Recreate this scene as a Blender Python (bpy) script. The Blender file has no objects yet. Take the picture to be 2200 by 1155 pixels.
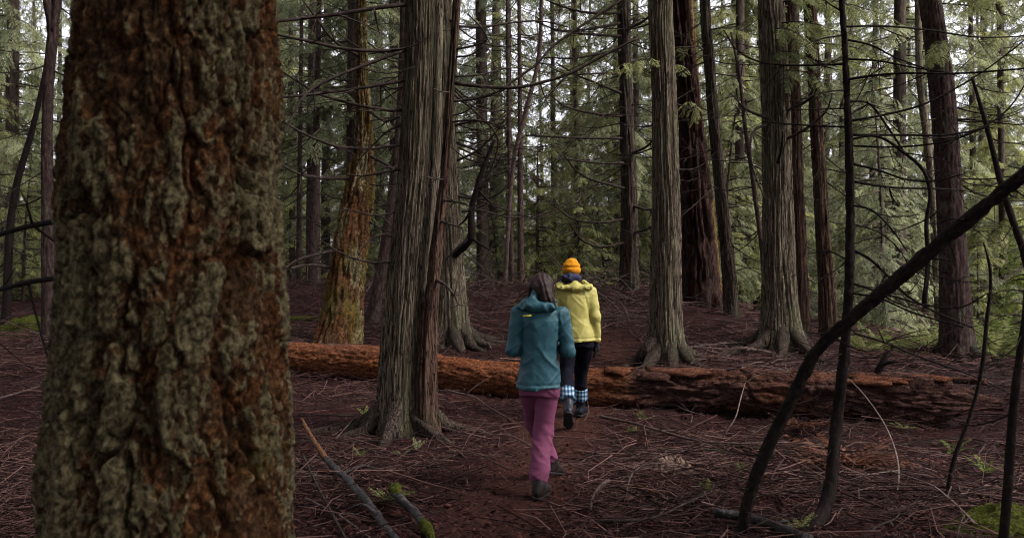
import bpy, math, random
import numpy as np
from mathutils import Vector

random.seed(7)
RNG = np.random.default_rng(11)
SC = bpy.context.scene
COL = SC.collection

# ------------------------------------------------------------------ camera
FPX, CX, CY, CAMZ = 2000.0, 1100.0, 577.5, 1.65      # focal length in photo pixels, photo centre, eye height
cam = bpy.data.cameras.new('camera')
cam.sensor_width = 36.0
cam.lens = 36.0 * FPX / 2200.0
cam.clip_start, cam.clip_end = 0.05, 900.0
cam.dof.use_dof = True
cam.dof.focus_distance = 9.0
cam.dof.aperture_fstop = 4.0
cam_ob = bpy.data.objects.new('camera', cam)
COL.objects.link(cam_ob)
cam_ob.location = (0, 0, CAMZ)
cam_ob.rotation_euler = (math.radians(90), 0, 0)
SC.camera = cam_ob

# ------------------------------------------------------------------ sky, sun, exposure
SUN_EL, SUN_AZ = math.radians(48), math.radians(112)   # azimuth from +Y towards +X
world = bpy.data.worlds.new('World')
SC.world = world
world.use_nodes = True
wn, wl = world.node_tree.nodes, world.node_tree.links
wn.clear()
sky = wn.new('ShaderNodeTexSky')
sky.sky_type = 'NISHITA'
sky.sun_disc = False
sky.sun_elevation, sky.sun_rotation = SUN_EL, SUN_AZ
sky.air_density, sky.dust_density, sky.ozone_density = 1.0, 4.0, 1.0
hsv = wn.new('ShaderNodeHueSaturation')
hsv.inputs['Saturation'].default_value = 0.22          # overcast: the sky is nearly white
bg = wn.new('ShaderNodeBackground')
bg.inputs['Strength'].default_value = 0.12
wo = wn.new('ShaderNodeOutputWorld')
wl.new(sky.outputs[0], hsv.inputs['Color'])
tint = wn.new('ShaderNodeMix'); tint.data_type = 'RGBA'; tint.blend_type = 'MULTIPLY'
tint.inputs[0].default_value = 1.0; tint.inputs[7].default_value = (1.0, .955, 1.02, 1)   # cool lilac overcast
wl.new(hsv.outputs[0], tint.inputs[6])
wl.new(tint.outputs[2], bg.inputs['Color'])
wl.new(bg.outputs[0], wo.inputs['Surface'])

sun = bpy.data.lights.new('sun', 'SUN')
sun.energy = 1.5
sun.angle = math.radians(24)
sun.color = (1.0, 0.95, 0.9)
sun_ob = bpy.data.objects.new('sun', sun)
COL.objects.link(sun_ob)
sd = Vector((math.sin(SUN_AZ) * math.cos(SUN_EL), math.cos(SUN_AZ) * math.cos(SUN_EL), math.sin(SUN_EL)))
sun_ob.rotation_euler = sd.to_track_quat('Z', 'Y').to_euler()

SC.view_settings.view_transform = 'Standard'
SC.view_settings.look = 'None'
SC.view_settings.gamma = 1.0
SC.view_settings.use_curve_mapping = False
SC.view_settings.exposure = 2.1
cy = SC.cycles
cy.max_bounces = 5
cy.diffuse_bounces = 3
cy.glossy_bounces = 2
cy.transmission_bounces = 3
cy.volume_bounces = 0
cy.use_denoising = True
cy.filter_width = 1.1
cy.caustics_reflective = cy.caustics_refractive = False

# ------------------------------------------------------------------ noise
def _hash(ix, iy, iz, seed):
    h = (ix.astype(np.uint32) * np.uint32(374761393) + iy.astype(np.uint32) * np.uint32(668265263)
         + iz.astype(np.uint32) * np.uint32(2246822519) + np.uint32(seed * 974711 % 4294967291))
    h = (h ^ (h >> np.uint32(13))) * np.uint32(1274126177)
    h = (h ^ (h >> np.uint32(16))) * np.uint32(2654435761)
    return ((h ^ (h >> np.uint32(15))) & np.uint32(0xFFFFFF)).astype(np.float64) / 16777215.0

def vnoise(x, y, z, seed=0):
    x, y, z = np.broadcast_arrays(np.asarray(x, float), np.asarray(y, float), np.asarray(z, float))
    fx, fy, fz = np.floor(x), np.floor(y), np.floor(z)
    tx, ty, tz = x - fx, y - fy, z - fz
    ix, iy, iz = fx.astype(np.int64), fy.astype(np.int64), fz.astype(np.int64)
    sx, sy, sz = (t * t * (3 - 2 * t) for t in (tx, ty, tz))
    def H(a, b, c): return _hash(ix + a, iy + b, iz + c, seed)
    v = 0
    for a, wa in ((0, 1 - sx), (1, sx)):
        for b, wb in ((0, 1 - sy), (1, sy)):
            v = v + wa * wb * (H(a, b, 0) * (1 - sz) + H(a, b, 1) * sz)
    return v * 2 - 1

def fbm(x, y, z, octaves=4, seed=0, gain=0.5):
    a, s, f, n = 1.0, 0.0, 1.0, 0.0
    for o in range(octaves):
        s = s + a * vnoise(x * f, y * f, z * f, seed + o * 17)
        n += a; a *= gain; f *= 2.03
    return s / n

def worley(x, y, z, seed=0):
    """cell noise: distance to the nearest and second nearest cell point, random number of the nearest cell"""
    fx, fy, fz = np.floor(x), np.floor(y), np.floor(z)
    ix, iy, iz = fx.astype(np.int64), fy.astype(np.int64), fz.astype(np.int64)
    f1 = np.full(x.shape, 9.0); f2 = np.full(x.shape, 9.0); cid = np.zeros(x.shape)
    for a in (-1, 0, 1):
        for b in (-1, 0, 1):
            for c in (-1, 0, 1):
                jx, jy, jz = ix + a, iy + b, iz + c
                d = np.sqrt((jx + _hash(jx, jy, jz, seed) - x) ** 2 + (jy + _hash(jx, jy, jz, seed + 1) - y) ** 2 + (jz + _hash(jx, jy, jz, seed + 2) - z) ** 2)
                m = d < f1
                f2 = np.where(m, f1, np.minimum(f2, d)); cid = np.where(m, _hash(jx, jy, jz, seed + 3), cid); f1 = np.where(m, d, f1)
    return f1, f2, cid

def sstep(a, b, x):
    t = np.clip((x - a) / (b - a), 0, 1)
    return t * t * (3 - 2 * t)

# ------------------------------------------------------------------ ground height and photo rays
_HY = [-300, 0, 8, 10, 13, 15, 17, 20, 22, 24, 27, 32, 45, 80, 400]
_HZ = [0, 0, 0, .05, .19, .42, .60, .95, 1.18, 1.25, 1.0, .2, -1.6, -3, -4]
def ground_base(x, y):
    x, y = np.asarray(x, float), np.asarray(y, float)
    h = np.interp(y, _HY, _HZ)
    h = h * (1 - .6 * sstep(3.2, 7, x) * sstep(12, 15, y))
    h = h - 2.0 * sstep(7.5, 12, x) * sstep(13.5, 19, y) * (1 - sstep(30, 45, y))
    h = h + .07 * fbm(x * .7, y * .7, 0, 3, 5) * sstep(4, 9, np.abs(x) + y)
    return h
def path_x(y):
    return np.interp(y, [0, 5.7, 7, 8.5, 10, 11.3, 13, 16, 20], [-.15, -.06, .1, .35, .65, .95, 1.45, 1.75, 1.3])
def path_mask(x, y):
    x, y = np.asarray(x, float), np.asarray(y, float)
    w = .33 + .12 * vnoise(x * 1.3, y * 1.3, 3., 8)
    return (1 - sstep(w * .6, w * 1.7, np.abs(x - path_x(y)))) * (1 - sstep(14.5, 17, y))
def ground(x, y):
    x, y = np.asarray(x, float), np.asarray(y, float)
    pm = path_mask(x, y)
    h = ground_base(x, y)
    h = h + (.05 * fbm(x * 3, y * 3, 1., 3, 9) + .03 * fbm(x * 11, y * 11, 2., 3, 12)) * (1 - .65 * pm) - .03 * pm
    return h
def gz(x, y):
    return float(ground(np.array([x]), np.array([y]))[0])
def P(px, py, d):
    return np.array([(px - CX) / FPX * d, d, CAMZ + (CY - py) / FPX * d])
def PG(px, py, lift=0.0):
    """the point of the ground that the photo shows at this pixel"""
    d = np.arange(4.0, 40.0, .03)
    x, z = (px - CX) / FPX * d, CAMZ + (CY - py) / FPX * d
    hit = np.nonzero(z < ground(x, d) + lift)[0]
    k = hit[0] if len(hit) else -1
    return np.array([x[k], d[k], gz(x[k], d[k]) + lift])

# ------------------------------------------------------------------ geometry collector
class Geo:
    def __init__(s):
        s.v, s.q, s.t, s.n, s.a = [], [], [], 0, {}
    def add(s, v, q=None, t=None, **attrs):
        v = np.asarray(v, float).reshape(-1, 3)
        for k, val in attrs.items():
            s.a.setdefault(k, []).append((s.n, np.broadcast_to(np.asarray(val, float), (len(v),))))
        if q is not None and len(q): s.q.append(np.asarray(q, np.int64) + s.n)
        if t is not None and len(t): s.t.append(np.asarray(t, np.int64) + s.n)
        s.v.append(v); s.n += len(v)
    def mesh(s, name, mat, smooth=True, origin=(0, 0, 0)):
        v = np.concatenate(s.v) - np.asarray(origin, float)
        q = np.concatenate(s.q) if s.q else np.zeros((0, 4), np.int64)
        t = np.concatenate(s.t) if s.t else np.zeros((0, 3), np.int64)
        me = bpy.data.meshes.new(name)
        me.vertices.add(len(v)); me.vertices.foreach_set('co', v.astype(np.float32).ravel())
        nl = q.size + t.size
        me.loops.add(nl)
        me.loops.foreach_set('vertex_index', np.concatenate([q.ravel(), t.ravel()]).astype(np.int32))
        me.polygons.add(len(q) + len(t))
        st = np.concatenate([np.arange(len(q)) * 4, q.size + np.arange(len(t)) * 3]).astype(np.int32)
        me.polygons.foreach_set('loop_start', st)
        if smooth:
            me.polygons.foreach_set('use_smooth', np.ones(len(q) + len(t), bool))
        for k, parts in s.a.items():
            arr = np.zeros(len(v), np.float32)
            for off, val in parts: arr[off:off + len(val)] = val
            at = me.attributes.new(k, 'FLOAT', 'POINT')
            at.data.foreach_set('value', arr)
        me.update(calc_edges=True)
        for m in (mat if isinstance(mat, (list, tuple)) else [mat]):
            me.materials.append(m)
        return me
    def obj(s, name, mat, parent=None, smooth=True, origin=(0, 0, 0), at=None):
        return link(name, s.mesh(name, mat, smooth, origin), parent, at if at is not None else ((0, 0, 0) if parent else origin))

def link(name, data, parent=None, loc=(0, 0, 0)):
    o = bpy.data.objects.new(name, data)
    COL.objects.link(o)
    o.location = tuple(float(c) for c in loc)
    o.parent = parent
    return o
def tag(o, label, cat, group=None, kind=None):
    if label: o['label'] = label
    if cat: o['category'] = cat
    if group: o['group'] = group
    if kind: o['kind'] = kind
    return o
def thing(name, label, cat, loc, group=None):
    return tag(link(name, None, None, loc), label, cat, group)

def resample(pts, rad, n, power=1.0):
    """Catmull-Rom through the points, n samples (denser at the start when power > 1)"""
    pts, rad = np.asarray(pts, float), np.asarray(rad, float)
    L = np.concatenate([[0], np.cumsum(np.linalg.norm(np.diff(pts, axis=0), axis=1))])
    s = power * L[-1] if isinstance(power, np.ndarray) else (np.linspace(0, 1, n) ** power) * L[-1]
    if len(pts) == 2:
        return np.stack([np.interp(s, L, pts[:, k]) for k in range(3)], 1), np.interp(s, L, rad), s
    tg = np.zeros_like(pts)
    dl = np.diff(L)[:, None]
    sl = np.diff(pts, axis=0) / np.maximum(dl, 1e-9)
    tg[0], tg[-1] = sl[0], sl[-1]
    tg[1:-1] = (sl[1:] * dl[:-1] + sl[:-1] * dl[1:]) / (dl[1:] + dl[:-1])
    i = np.clip(np.searchsorted(L, s, 'right') - 1, 0, len(L) - 2)
    h = (L[i + 1] - L[i])[:, None]
    t = ((s - L[i])[:, None]) / h
    c = ((2 * t**3 - 3 * t**2 + 1) * pts[i] + (t**3 - 2 * t**2 + t) * h * tg[i]
         + (-2 * t**3 + 3 * t**2) * pts[i + 1] + (t**3 - t**2) * h * tg[i + 1])
    return c, np.interp(s, L, rad), s

def frames(c):
    t = np.gradient(c, axis=0)
    t /= np.linalg.norm(t, axis=1)[:, None] + 1e-12
    a = np.array([1.0, 0, 0]) if abs(t[0, 0]) < .8 else np.array([0, 1.0, 0])
    u = a - t[0] * a.dot(t[0]); u /= np.linalg.norm(u)
    U = np.zeros_like(c)
    for i in range(len(c)):
        u = u - t[i] * u.dot(t[i]); u /= np.linalg.norm(u) + 1e-12
        U[i] = u
    return t, U, np.cross(t, U)

def tube(g, pts, rad, n=8, segs=6, power=1.0, disp=None, attr=None, **kw):
    c, r, s = resample(pts, rad, n, power)
    t, U, V = frames(c)
    th = np.linspace(0, 2 * np.pi, segs, endpoint=False)
    TH, S = np.meshgrid(th, s)
    R = np.repeat(r[:, None], segs, 1)
    at = {}
    if disp is not None:
        R2 = disp(TH, S, R, at)
    else:
        R2 = R
    v = c[:, None] + R2[..., None] * (np.cos(TH)[..., None] * U[:, None] + np.sin(TH)[..., None] * V[:, None])
    i, j = np.meshgrid(np.arange(n - 1), np.arange(segs), indexing='ij')
    j2 = (j + 1) % segs
    q = np.stack([i * segs + j, i * segs + j2, (i + 1) * segs + j2, (i + 1) * segs + j], -1).reshape(-1, 4)
    nv = n * segs
    v = np.concatenate([v.reshape(-1, 3), c[:1], c[-1:]])
    k = np.arange(segs); k2 = (k + 1) % segs
    tr = np.concatenate([np.stack([k2, k, np.full(segs, nv)], 1), np.stack([(n - 1) * segs + k, (n - 1) * segs + k2, np.full(segs, nv + 1)], 1)])
    for key, val in at.items():
        f = np.asarray(val).reshape(-1)
        kw[key] = np.concatenate([f, [f[0], f[-1]]])
    g.add(v, q, tr, **kw)

# ------------------------------------------------------------------ materials
def nodes_of(m):
    m.use_nodes = True
    nt = m.node_tree
    b = nt.nodes.get('Principled BSDF')
    return nt, nt.nodes, nt.links, b
def new_mat(name, rough=.9, spec=.2):
    m = bpy.data.materials.new(name)
    nt, N, L, b = nodes_of(m)
    b.inputs['Roughness'].default_value = rough
    b.inputs['Specular IOR Level'].default_value = spec
    return m, N, L, b
def coords(N, L, scale, kind='Object'):
    tc = N.new('ShaderNodeTexCoord'); mp = N.new('ShaderNodeMapping')
    mp.inputs['Scale'].default_value = scale
    L.new(tc.outputs[kind], mp.inputs['Vector'])
    return mp.outputs[0]
def ntex(N, L, vec, scale, detail=4, rough=.6, dist=0.0):
    n = N.new('ShaderNodeTexNoise')
    n.inputs['Scale'].default_value = scale; n.inputs['Detail'].default_value = detail
    n.inputs['Roughness'].default_value = rough; n.inputs['Distortion'].default_value = dist
    L.new(vec, n.inputs['Vector'])
    return n.outputs[0]
def ramp(N, L, fac, stops):
    r = N.new('ShaderNodeValToRGB')
    e = r.color_ramp.elements
    while len(e) < len(stops): e.new(.5)
    for i, (p, c) in enumerate(stops):
        e[i].position = p; e[i].color = (*c, 1)
    L.new(fac, r.inputs[0])
    return r.outputs[0]
def mix(N, L, fac, a, b, mode='MIX'):
    m = N.new('ShaderNodeMix'); m.data_type = 'RGBA'; m.blend_type = mode
    for k, v in ((0, fac), (6, a), (7, b)):
        if isinstance(v, (int, float)): m.inputs[k].default_value = v
        elif isinstance(v, tuple): m.inputs[k].default_value = (*v, 1)
        else: L.new(v, m.inputs[k])
    return m.outputs[2]
def attrib(N, name):
    a = N.new('ShaderNodeAttribute'); a.attribute_name = name
    return a.outputs['Fac']
def bump(N, L, b, h, dist, strength=1.0):
    n = N.new('ShaderNodeBump')
    n.inputs['Strength'].default_value = strength; n.inputs['Distance'].default_value = dist
    L.new(h, n.inputs['Height']); L.new(n.outputs[0], b.inputs['Normal'])
def greater(N, L, v, lo, hi):
    m = N.new('ShaderNodeMapRange'); m.interpolation_type = 'SMOOTHSTEP'
    m.inputs[1].default_value = lo; m.inputs[2].default_value = hi
    L.new(v, m.inputs[0])
    return m.outputs[0]

def cedar_mat(name, dark, mid, pale, green=(.07, .08, .04), green_amt=.5, sx=34, sz=1.6):
    """stringy vertical bark"""
    m, N, L, b = new_mat(name, .95, .04)
    v = coords(N, L, (sx, sx, sz))
    s1 = ntex(N, L, v, 1.0, 5, .65, .4)
    v2 = coords(N, L, (sx * 3, sx * 3, sz * 4))
    s2 = ntex(N, L, v2, 1.0, 3, .6)
    c = ramp(N, L, s1, [(.30, dark), (.48, mid), (.66, pale)])
    c = mix(N, L, .5, c, ramp(N, L, s2, [(.38, dark), (.52, mid), (.62, pale)]))
    v4 = coords(N, L, (sx * 1.7, sx * 1.7, sz * 1.5))
    sp = ntex(N, L, v4, 1.0, 3, .55, .2)
    ab = N.new('ShaderNodeMath'); ab.operation = 'SUBTRACT'; ab.inputs[1].default_value = .5; L.new(sp, ab.inputs[0])
    ab2 = N.new('ShaderNodeMath'); ab2.operation = 'ABSOLUTE'; L.new(ab.outputs[0], ab2.inputs[0])
    split = greater(N, L, ab2.outputs[0], .012, .04)
    c = mix(N, L, split, tuple(x * .5 for x in dark), c)
    v3 = coords(N, L, (2.2, 2.2, .7))
    gm = greater(N, L, ntex(N, L, v3, 1.0, 5, .6), .50, .62)
    ga = N.new('ShaderNodeMath'); ga.operation = 'MULTIPLY'; ga.inputs[1].default_value = green_amt
    L.new(gm, ga.inputs[0])
    c = mix(N, L, ga.outputs[0], c, green)
    L.new(c, b.inputs['Base Color'])
    ad = N.new('ShaderNodeMath'); ad.operation = 'MULTIPLY_ADD'; ad.inputs[1].default_value = .35
    L.new(s2, ad.inputs[0]); L.new(split, ad.inputs[2])
    bump(N, L, b, ad.outputs[0], .018, .9)
    return m

def rough_mat(name, stops, scale=(20, 20, 8), bumpd=.015, rough=.9, patch=None, spec=.05):
    m, N, L, b = new_mat(name, rough, spec)
    v = coords(N, L, scale)
    n1 = ntex(N, L, v, 1.0, 6, .68, .3)
    c = ramp(N, L, n1, stops)
    if patch:
        pc, ps, lo, hi = patch
        v3 = coords(N, L, ps)
        c = mix(N, L, greater(N, L, ntex(N, L, v3, 1.0, 6, .65), lo, hi), c, pc)
    L.new(c, b.inputs['Base Color'])
    bump(N, L, b, n1, bumpd)
    return m

M = {}
M['cedar'] = cedar_mat('cedar_bark', (.020, .016, .012), (.098, .079, .056), (.21, .175, .125), (.10, .10, .058), .45)
M['cedar_red'] = cedar_mat('red_cedar_bark', (.014, .008, .007), (.050, .029, .021), (.11, .070, .050), (.06, .06, .034), .3)
M['cedar_dark'] = cedar_mat('dim_cedar_bark', (.012, .009, .008), (.036, .026, .021), (.085, .066, .05), (.05, .055, .034), .35, 26, 2.2)
M['hemlock'] = rough_mat('hemlock_bark', [(.3, (.010, .007, .007)), (.5, (.034, .022, .020)), (.7, (.08, .055, .045))], (26, 26, 9), .02,
                         patch=((.065, .065, .045), (5, 5, 2.5), .55, .7))
M['snag_red'] = cedar_mat('rotten_red_wood', (.007, .005, .005), (.024, .013, .011), (.065, .033, .023), (.035, .03, .02), .3, 22, 1.4)
M['dead_wood'] = rough_mat('dark_dead_wood', [(.3, (.006, .005, .005)), (.55, (.015, .011, .010)), (.75, (.04, .031, .027))], (30, 30, 30), .004)
M['twig'] = rough_mat('dead_twig', [(.3, (.012, .009, .008)), (.55, (.035, .026, .022)), (.78, (.085, .068, .056))], (14, 14, 14), .003,
                      patch=((.045, .05, .028), (2.5, 2.5, 2.5), .58, .7))
M['grey_twig'] = rough_mat('weathered_twig', [(.3, (.026, .017, .016)), (.55, (.075, .052, .045)), (.78, (.15, .112, .10))], (16, 16, 16), .003)
M['far_bark'] = rough_mat('far_bark', [(.3, (.014, .010, .009)), (.5, (.042, .031, .026)), (.72, (.09, .07, .056))], (16, 16, 5), .02,
                          patch=((.065, .07, .048), (3, 3, 1), .55, .7))

def fir_bark_mat(name='lichen_fir_bark', f=1.0):
    m, N, L, b = new_mat(name, .95, .04)
    v = coords(N, L, (1, 1, .75))
    n1 = ntex(N, L, v, 55 * f, 6, .7, .4)
    n2 = ntex(N, L, v, 13 * f, 5, .65, .6)
    red = ramp(N, L, n1, [(.28, (.006, .0035, .0025)), (.45, (.040, .017, .008)), (.58, (.125, .054, .021)), (.74, (.27, .135, .055))])
    brown = ramp(N, L, n1, [(.30, (.006, .004, .003)), (.5, (.050, .028, .014)), (.70, (.16, .095, .048))])
    bark = mix(N, L, greater(N, L, n2, .45, .6), brown, red)
    bark = mix(N, L, attrib(N, 'rust'), bark, red)
    lich = ramp(N, L, n1, [(.30, (.009, .007, .0045)), (.45, (.052, .041, .022)), (.6, (.165, .138, .074)), (.78, (.32, .275, .165))])
    lf = attrib(N, 'lichen')
    k = N.new('ShaderNodeMath'); k.operation = 'MULTIPLY_ADD'; k.inputs[1].default_value = .9; k.inputs[2].default_value = -.45
    L.new(n1, k.inputs[0])
    s = N.new('ShaderNodeMath'); s.operation = 'ADD'
    L.new(k.outputs[0], s.inputs[0]); L.new(lf, s.inputs[1])
    c = mix(N, L, greater(N, L, s.outputs[0], .42, .58), bark, lich)
    moss = ramp(N, L, n1, [(.3, (.015, .014, .004)), (.6, (.08, .062, .014)), (.8, (.16, .125, .035))])
    c = mix(N, L, attrib(N, 'moss'), c, moss)
    L.new(c, b.inputs['Base Color'])
    n3 = ntex(N, L, v, 170, 4, .7)
    ad = N.new('ShaderNodeMath'); ad.operation = 'MULTIPLY_ADD'; ad.inputs[1].default_value = .4
    L.new(n3, ad.inputs[0]); L.new(n1, ad.inputs[2])
    bump(N, L, b, ad.outputs[0], .014, .9)
    return m
M['fir'] = fir_bark_mat()
M['fir_far'] = fir_bark_mat('mossy_fir_bark', .45)

def foliage_mat(name, dark, light, trans=.35):
    m, N, L, b = new_mat(name, .65, .15)
    oi = N.new('ShaderNodeObjectInfo')
    f = N.new('ShaderNodeMath'); f.operation = 'MULTIPLY_ADD'; f.inputs[1].default_value = .45; f.inputs[2].default_value = -.2
    L.new(oi.outputs['Random'], f.inputs[0])
    a = N.new('ShaderNodeMath'); a.operation = 'ADD'; a.use_clamp = True
    L.new(f.outputs[0], a.inputs[0]); L.new(attrib(N, 'tint'), a.inputs[1])
    c = mix(N, L, a.outputs[0], dark, light)
    L.new(c, b.inputs['Base Color'])
    tr = N.new('ShaderNodeBsdfTranslucent')
    L.new(c, tr.inputs['Color'])
    ms = N.new('ShaderNodeMixShader'); ms.inputs[0].default_value = trans
    L.new(b.outputs[0], ms.inputs[1]); L.new(tr.outputs[0], ms.inputs[2])
    L.new(ms.outputs[0], N['Material Output'].inputs['Surface'])
    return m
M['foliage'] = foliage_mat('conifer_foliage', (.060, .072, .026), (.27, .28, .105), .55)
M['foliage_grey'] = foliage_mat('grey_green_foliage', (.060, .074, .038), (.26, .28, .145), .55)
M['foliage_yellow'] = foliage_mat('yellow_green_foliage', (.045, .07, .015), (.15, .19, .04))
M['dead_fern'] = foliage_mat('dead_fern_frond', (.03, .011, .006), (.10, .038, .018), .15)

def ground_mat():
    m, N, L, b = new_mat('forest_duff', .9, .06)
    v = coords(N, L, (1, 1, 1))
    n1 = ntex(N, L, v, 42, 6, .72, .5)
    n2 = ntex(N, L, v, 3.0, 5, .6)
    lit = ramp(N, L, n1, [(.28, (.003, .0012, .0012)), (.45, (.012, .0042, .004)), (.58, (.033, .0125, .011)), (.74, (.085, .038, .032))])
    lit2 = ramp(N, L, n1, [(.28, (.003, .0015, .0014)), (.5, (.011, .0047, .0044)), (.72, (.055, .027, .023))])
    c = mix(N, L, greater(N, L, n2, .42, .6), lit, lit2)
    trail = ramp(N, L, n1, [(.3, (.013, .0045, .0035)), (.5, (.031, .0115, .0085)), (.7, (.068, .030, .022))])
    c = mix(N, L, attrib(N, 'trail'), c, trail)
    L.new(c, b.inputs['Base Color'])
    n3 = ntex(N, L, v, 130, 4, .7)
    ad = N.new('ShaderNodeMath'); ad.operation = 'MULTIPLY_ADD'; ad.inputs[1].default_value = .5
    L.new(n3, ad.inputs[0]); L.new(n1, ad.inputs[2])
    bump(N, L, b, ad.outputs[0], .02, .8)
    return m
M['ground'] = ground_mat()
def litter_mat(name, dark, light, rough=.7):
    m, N, L, b = new_mat(name, rough, .08)
    L.new(ramp(N, L, attrib(N, 'tint'), [(0, dark), (.75, light), (1, tuple(min(1, c * 1.35) for c in light))]), b.inputs['Base Color'])
    return m
M['litter'] = litter_mat('twig_litter', (.007, .003, .0028), (.105, .058, .048))
M['flakes'] = litter_mat('needle_litter', (.009, .0035, .003), (.06, .022, .016))
M['moss'] = rough_mat('green_moss', [(.3, (.008, .010, .002)), (.5, (.038, .044, .007)), (.72, (.11, .115, .018))], (60, 60, 60), .015)

# ------------------------------------------------------------------ the ground sheet
def axis(dense0, dense1, step, lo, hi, grow=1.22):
    a = list(np.arange(dense0, dense1, step))
    s = step
    while a[-1] < hi: s *= grow; a.append(a[-1] + s)
    s = step; b = []
    x = dense0
    while x > lo: s *= grow; x -= s; b.append(x)
    return np.array(b[::-1] + a)
gx = axis(-5.5, 6.0, .05, -420, 420)
gy_d = []
y = 5.2
while y < 24: gy_d.append(y); y += .035 * max(1, y / 8)
gyl, s = [], .05
y = 5.2
while y > -300: s *= 1.25; y -= s; gyl.append(y)
gyh, s = [], .12
y = gy_d[-1]
while y < 420: s *= 1.2; y += s; gyh.append(y)
gy = np.array(gyl[::-1] + gy_d + gyh)
GX, GY = np.meshgrid(gx, gy)
GZ = ground(GX, GY)
nx, ny = len(gx), len(gy)
i, j = np.meshgrid(np.arange(ny - 1), np.arange(nx - 1), indexing='ij')
q = np.stack([i * nx + j, i * nx + j + 1, (i + 1) * nx + j + 1, (i + 1) * nx + j], -1).reshape(-1, 4)
g = Geo()
g.add(np.stack([GX, GY, GZ], -1), q, trail=path_mask(GX, GY).ravel())
gr = g.obj('ground', M['ground'])
gr['kind'] = 'structure'

# ------------------------------------------------------------------ trunks
def bark_cedar(seed, amp=.012, flare=.5, flare_h=.45, lobes=5, k=16):
    ph = seed * 1.7
    def f(TH, S, R, at):
        cx, cz = np.cos(TH), np.sin(TH)
        fl = np.exp(-S / flare_h)
        lob = .5 + .5 * np.cos(lobes * TH + ph + .8 * np.sin(2 * TH + ph)) 
        lob = lob * (.6 + .6 * vnoise(cx * 1.3, cz * 1.3, ph, seed))
        R2 = R * (1 + flare * fl * (.45 + 1.1 * lob) + .10 * np.exp(-S / 2.2) * (lob - .4) + .05 * fbm(cx, cz, S * .5, 2, seed + 3))
        rr = R.mean()
        kk = k * max(rr, .05) * 2
        wob = .35 * fbm(cx * 2, cz * 2, S * 1.2, 2, seed + 5)
        r1 = 1 - np.abs(vnoise(cx * kk + wob * 3, cz * kk + wob * 3, S * .9, seed + 7))
        r2 = 1 - np.abs(vnoise(cx * kk * 2.3 + wob * 4, cz * kk * 2.3 + wob * 4, S * 2.3, seed + 9))
        return R2 + amp * (-2.3 * sstep(.62, .95, r1) + .8 - 1.2 * sstep(.6, .95, r2) + .7 * fbm(cx * 4, cz * 4, S * 3, 3, seed + 11) + .5 * vnoise(cx * kk * 4, cz * kk * 4, S * 7, seed + 13))
    return f
def bark_plate(seed, amp=.02, flare=.45, flare_h=.4, lobes=4, zs=1.0):
    ph = seed * 2.3
    def f(TH, S, R, at):
        cx, cz = np.cos(TH), np.sin(TH)
        fl = np.exp(-S / flare_h)
        lob = .5 + .5 * np.cos(lobes * TH + ph + np.sin(TH + ph))
        rr = R.mean()
        k = 5 * rr / .3
        w = .5 * fbm(cx * k, cz * k, S * 3, 3, seed + 1)
        a = vnoise(cx * k * 1.6 + w, cz * k * 1.6 + w, (S * 2.6 + w) * zs, seed + 2)
        b2 = fbm(cx * k * 4, cz * k * 4, S * 9 * zs, 3, seed + 4)
        fur = np.clip(1 - np.abs(a) * 3.0, 0, 1)
        return R * (1 + flare * fl * (.4 + .9 * lob)) + amp * (-1.5 * fur ** 1.5 + .9 * b2)
    return f

def world_path(pts, d, base_sink=.25):
    """photo points (px, py, width px) from the foot up -> centre line and radii; the foot goes into the ground"""
    c, r = [], []
    for p in pts:
        dd = p[3] if len(p) > 3 else d
        c.append(P(p[0], p[1], dd)); r.append(p[2] / 2 / FPX * dd)
    c, r = np.array(c), np.array(r)
    b = c[0].copy()
    b[2] = gz(b[0], b[1])
    c[0, 2] = b[2]
    foot = c[0] - (c[1] - c[0]) / np.linalg.norm(c[1] - c[0]) * base_sink
    return np.vstack([foot, c]), np.concatenate([[r[0]], r]), b
def extend(c, r, ztop):
    dirv = c[-1] - c[-2]
    if dirv[2] <= .01: dirv = np.array([0, 0, 1.0])
    dirv = dirv / np.linalg.norm(dirv)
    dirv = dirv * .5 + np.array([0, 0, .5]); dirv /= np.linalg.norm(dirv)
    n = (ztop - c[-1, 2]) / dirv[2]
    if n <= .3: return c, r
    return np.vstack([c, c[-1] + dirv * n * .5, c[-1] + dirv * n]), np.concatenate([r, [r[-1] * .8, r[-1] * .35]])

def dead_branch(g, start, az, L, r0, rise=.1, sag=.25, curl=.25, rnd=random, twigs=4, n=9, segs=5):
    """a bare limb: leaves the trunk, sags and curls up again at its tip, with thin side twigs"""
    h = np.array([math.sin(az), math.cos(az), 0])
    side = np.array([h[1], -h[0], 0])
    t = np.linspace(0, 1, 7)
    z = rise * t * 1.0 - sag * np.sin(t * math.pi * .75) + curl * t ** 3
    wob = rnd.uniform(-.25, .25)
    pts = start + L * (t[:, None] * h + z[:, None] * np.array([0, 0, 1.0]) + (wob * t ** 2)[:, None] * side)
    pts += np.array([[rnd.gauss(0, .012 * L * (k > 0)) for _ in range(3)] for k in range(7)])
    r = r0 * (1 - .82 * t)
    tube(g, pts, r, n, segs)
    for k in range(twigs):
        u = rnd.uniform(.25, .95)
        i = min(int(u * 6), 5); p0 = pts[i] + (pts[i + 1] - pts[i]) * (u * 6 - i)
        sg = rnd.choice((-1, 1))
        l = L * rnd.uniform(.15, .42) * (1.1 - .5 * u)
        d = h * rnd.uniform(.3, .9) + side * sg * rnd.uniform(.5, 1) + np.array([0, 0, rnd.uniform(-.5, .15)])
        d = d / np.linalg.norm(d)
        q = np.array([p0, p0 + d * l * .5 + [0, 0, -.06 * l], p0 + d * l + [0, 0, rnd.uniform(-.3, .15) * l]])
        rr = max(r0 * (1 - .8 * u) * .55, .0022)
        tube(g, q, [rr, rr * .8, rr * .35], 4, 3)

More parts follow.
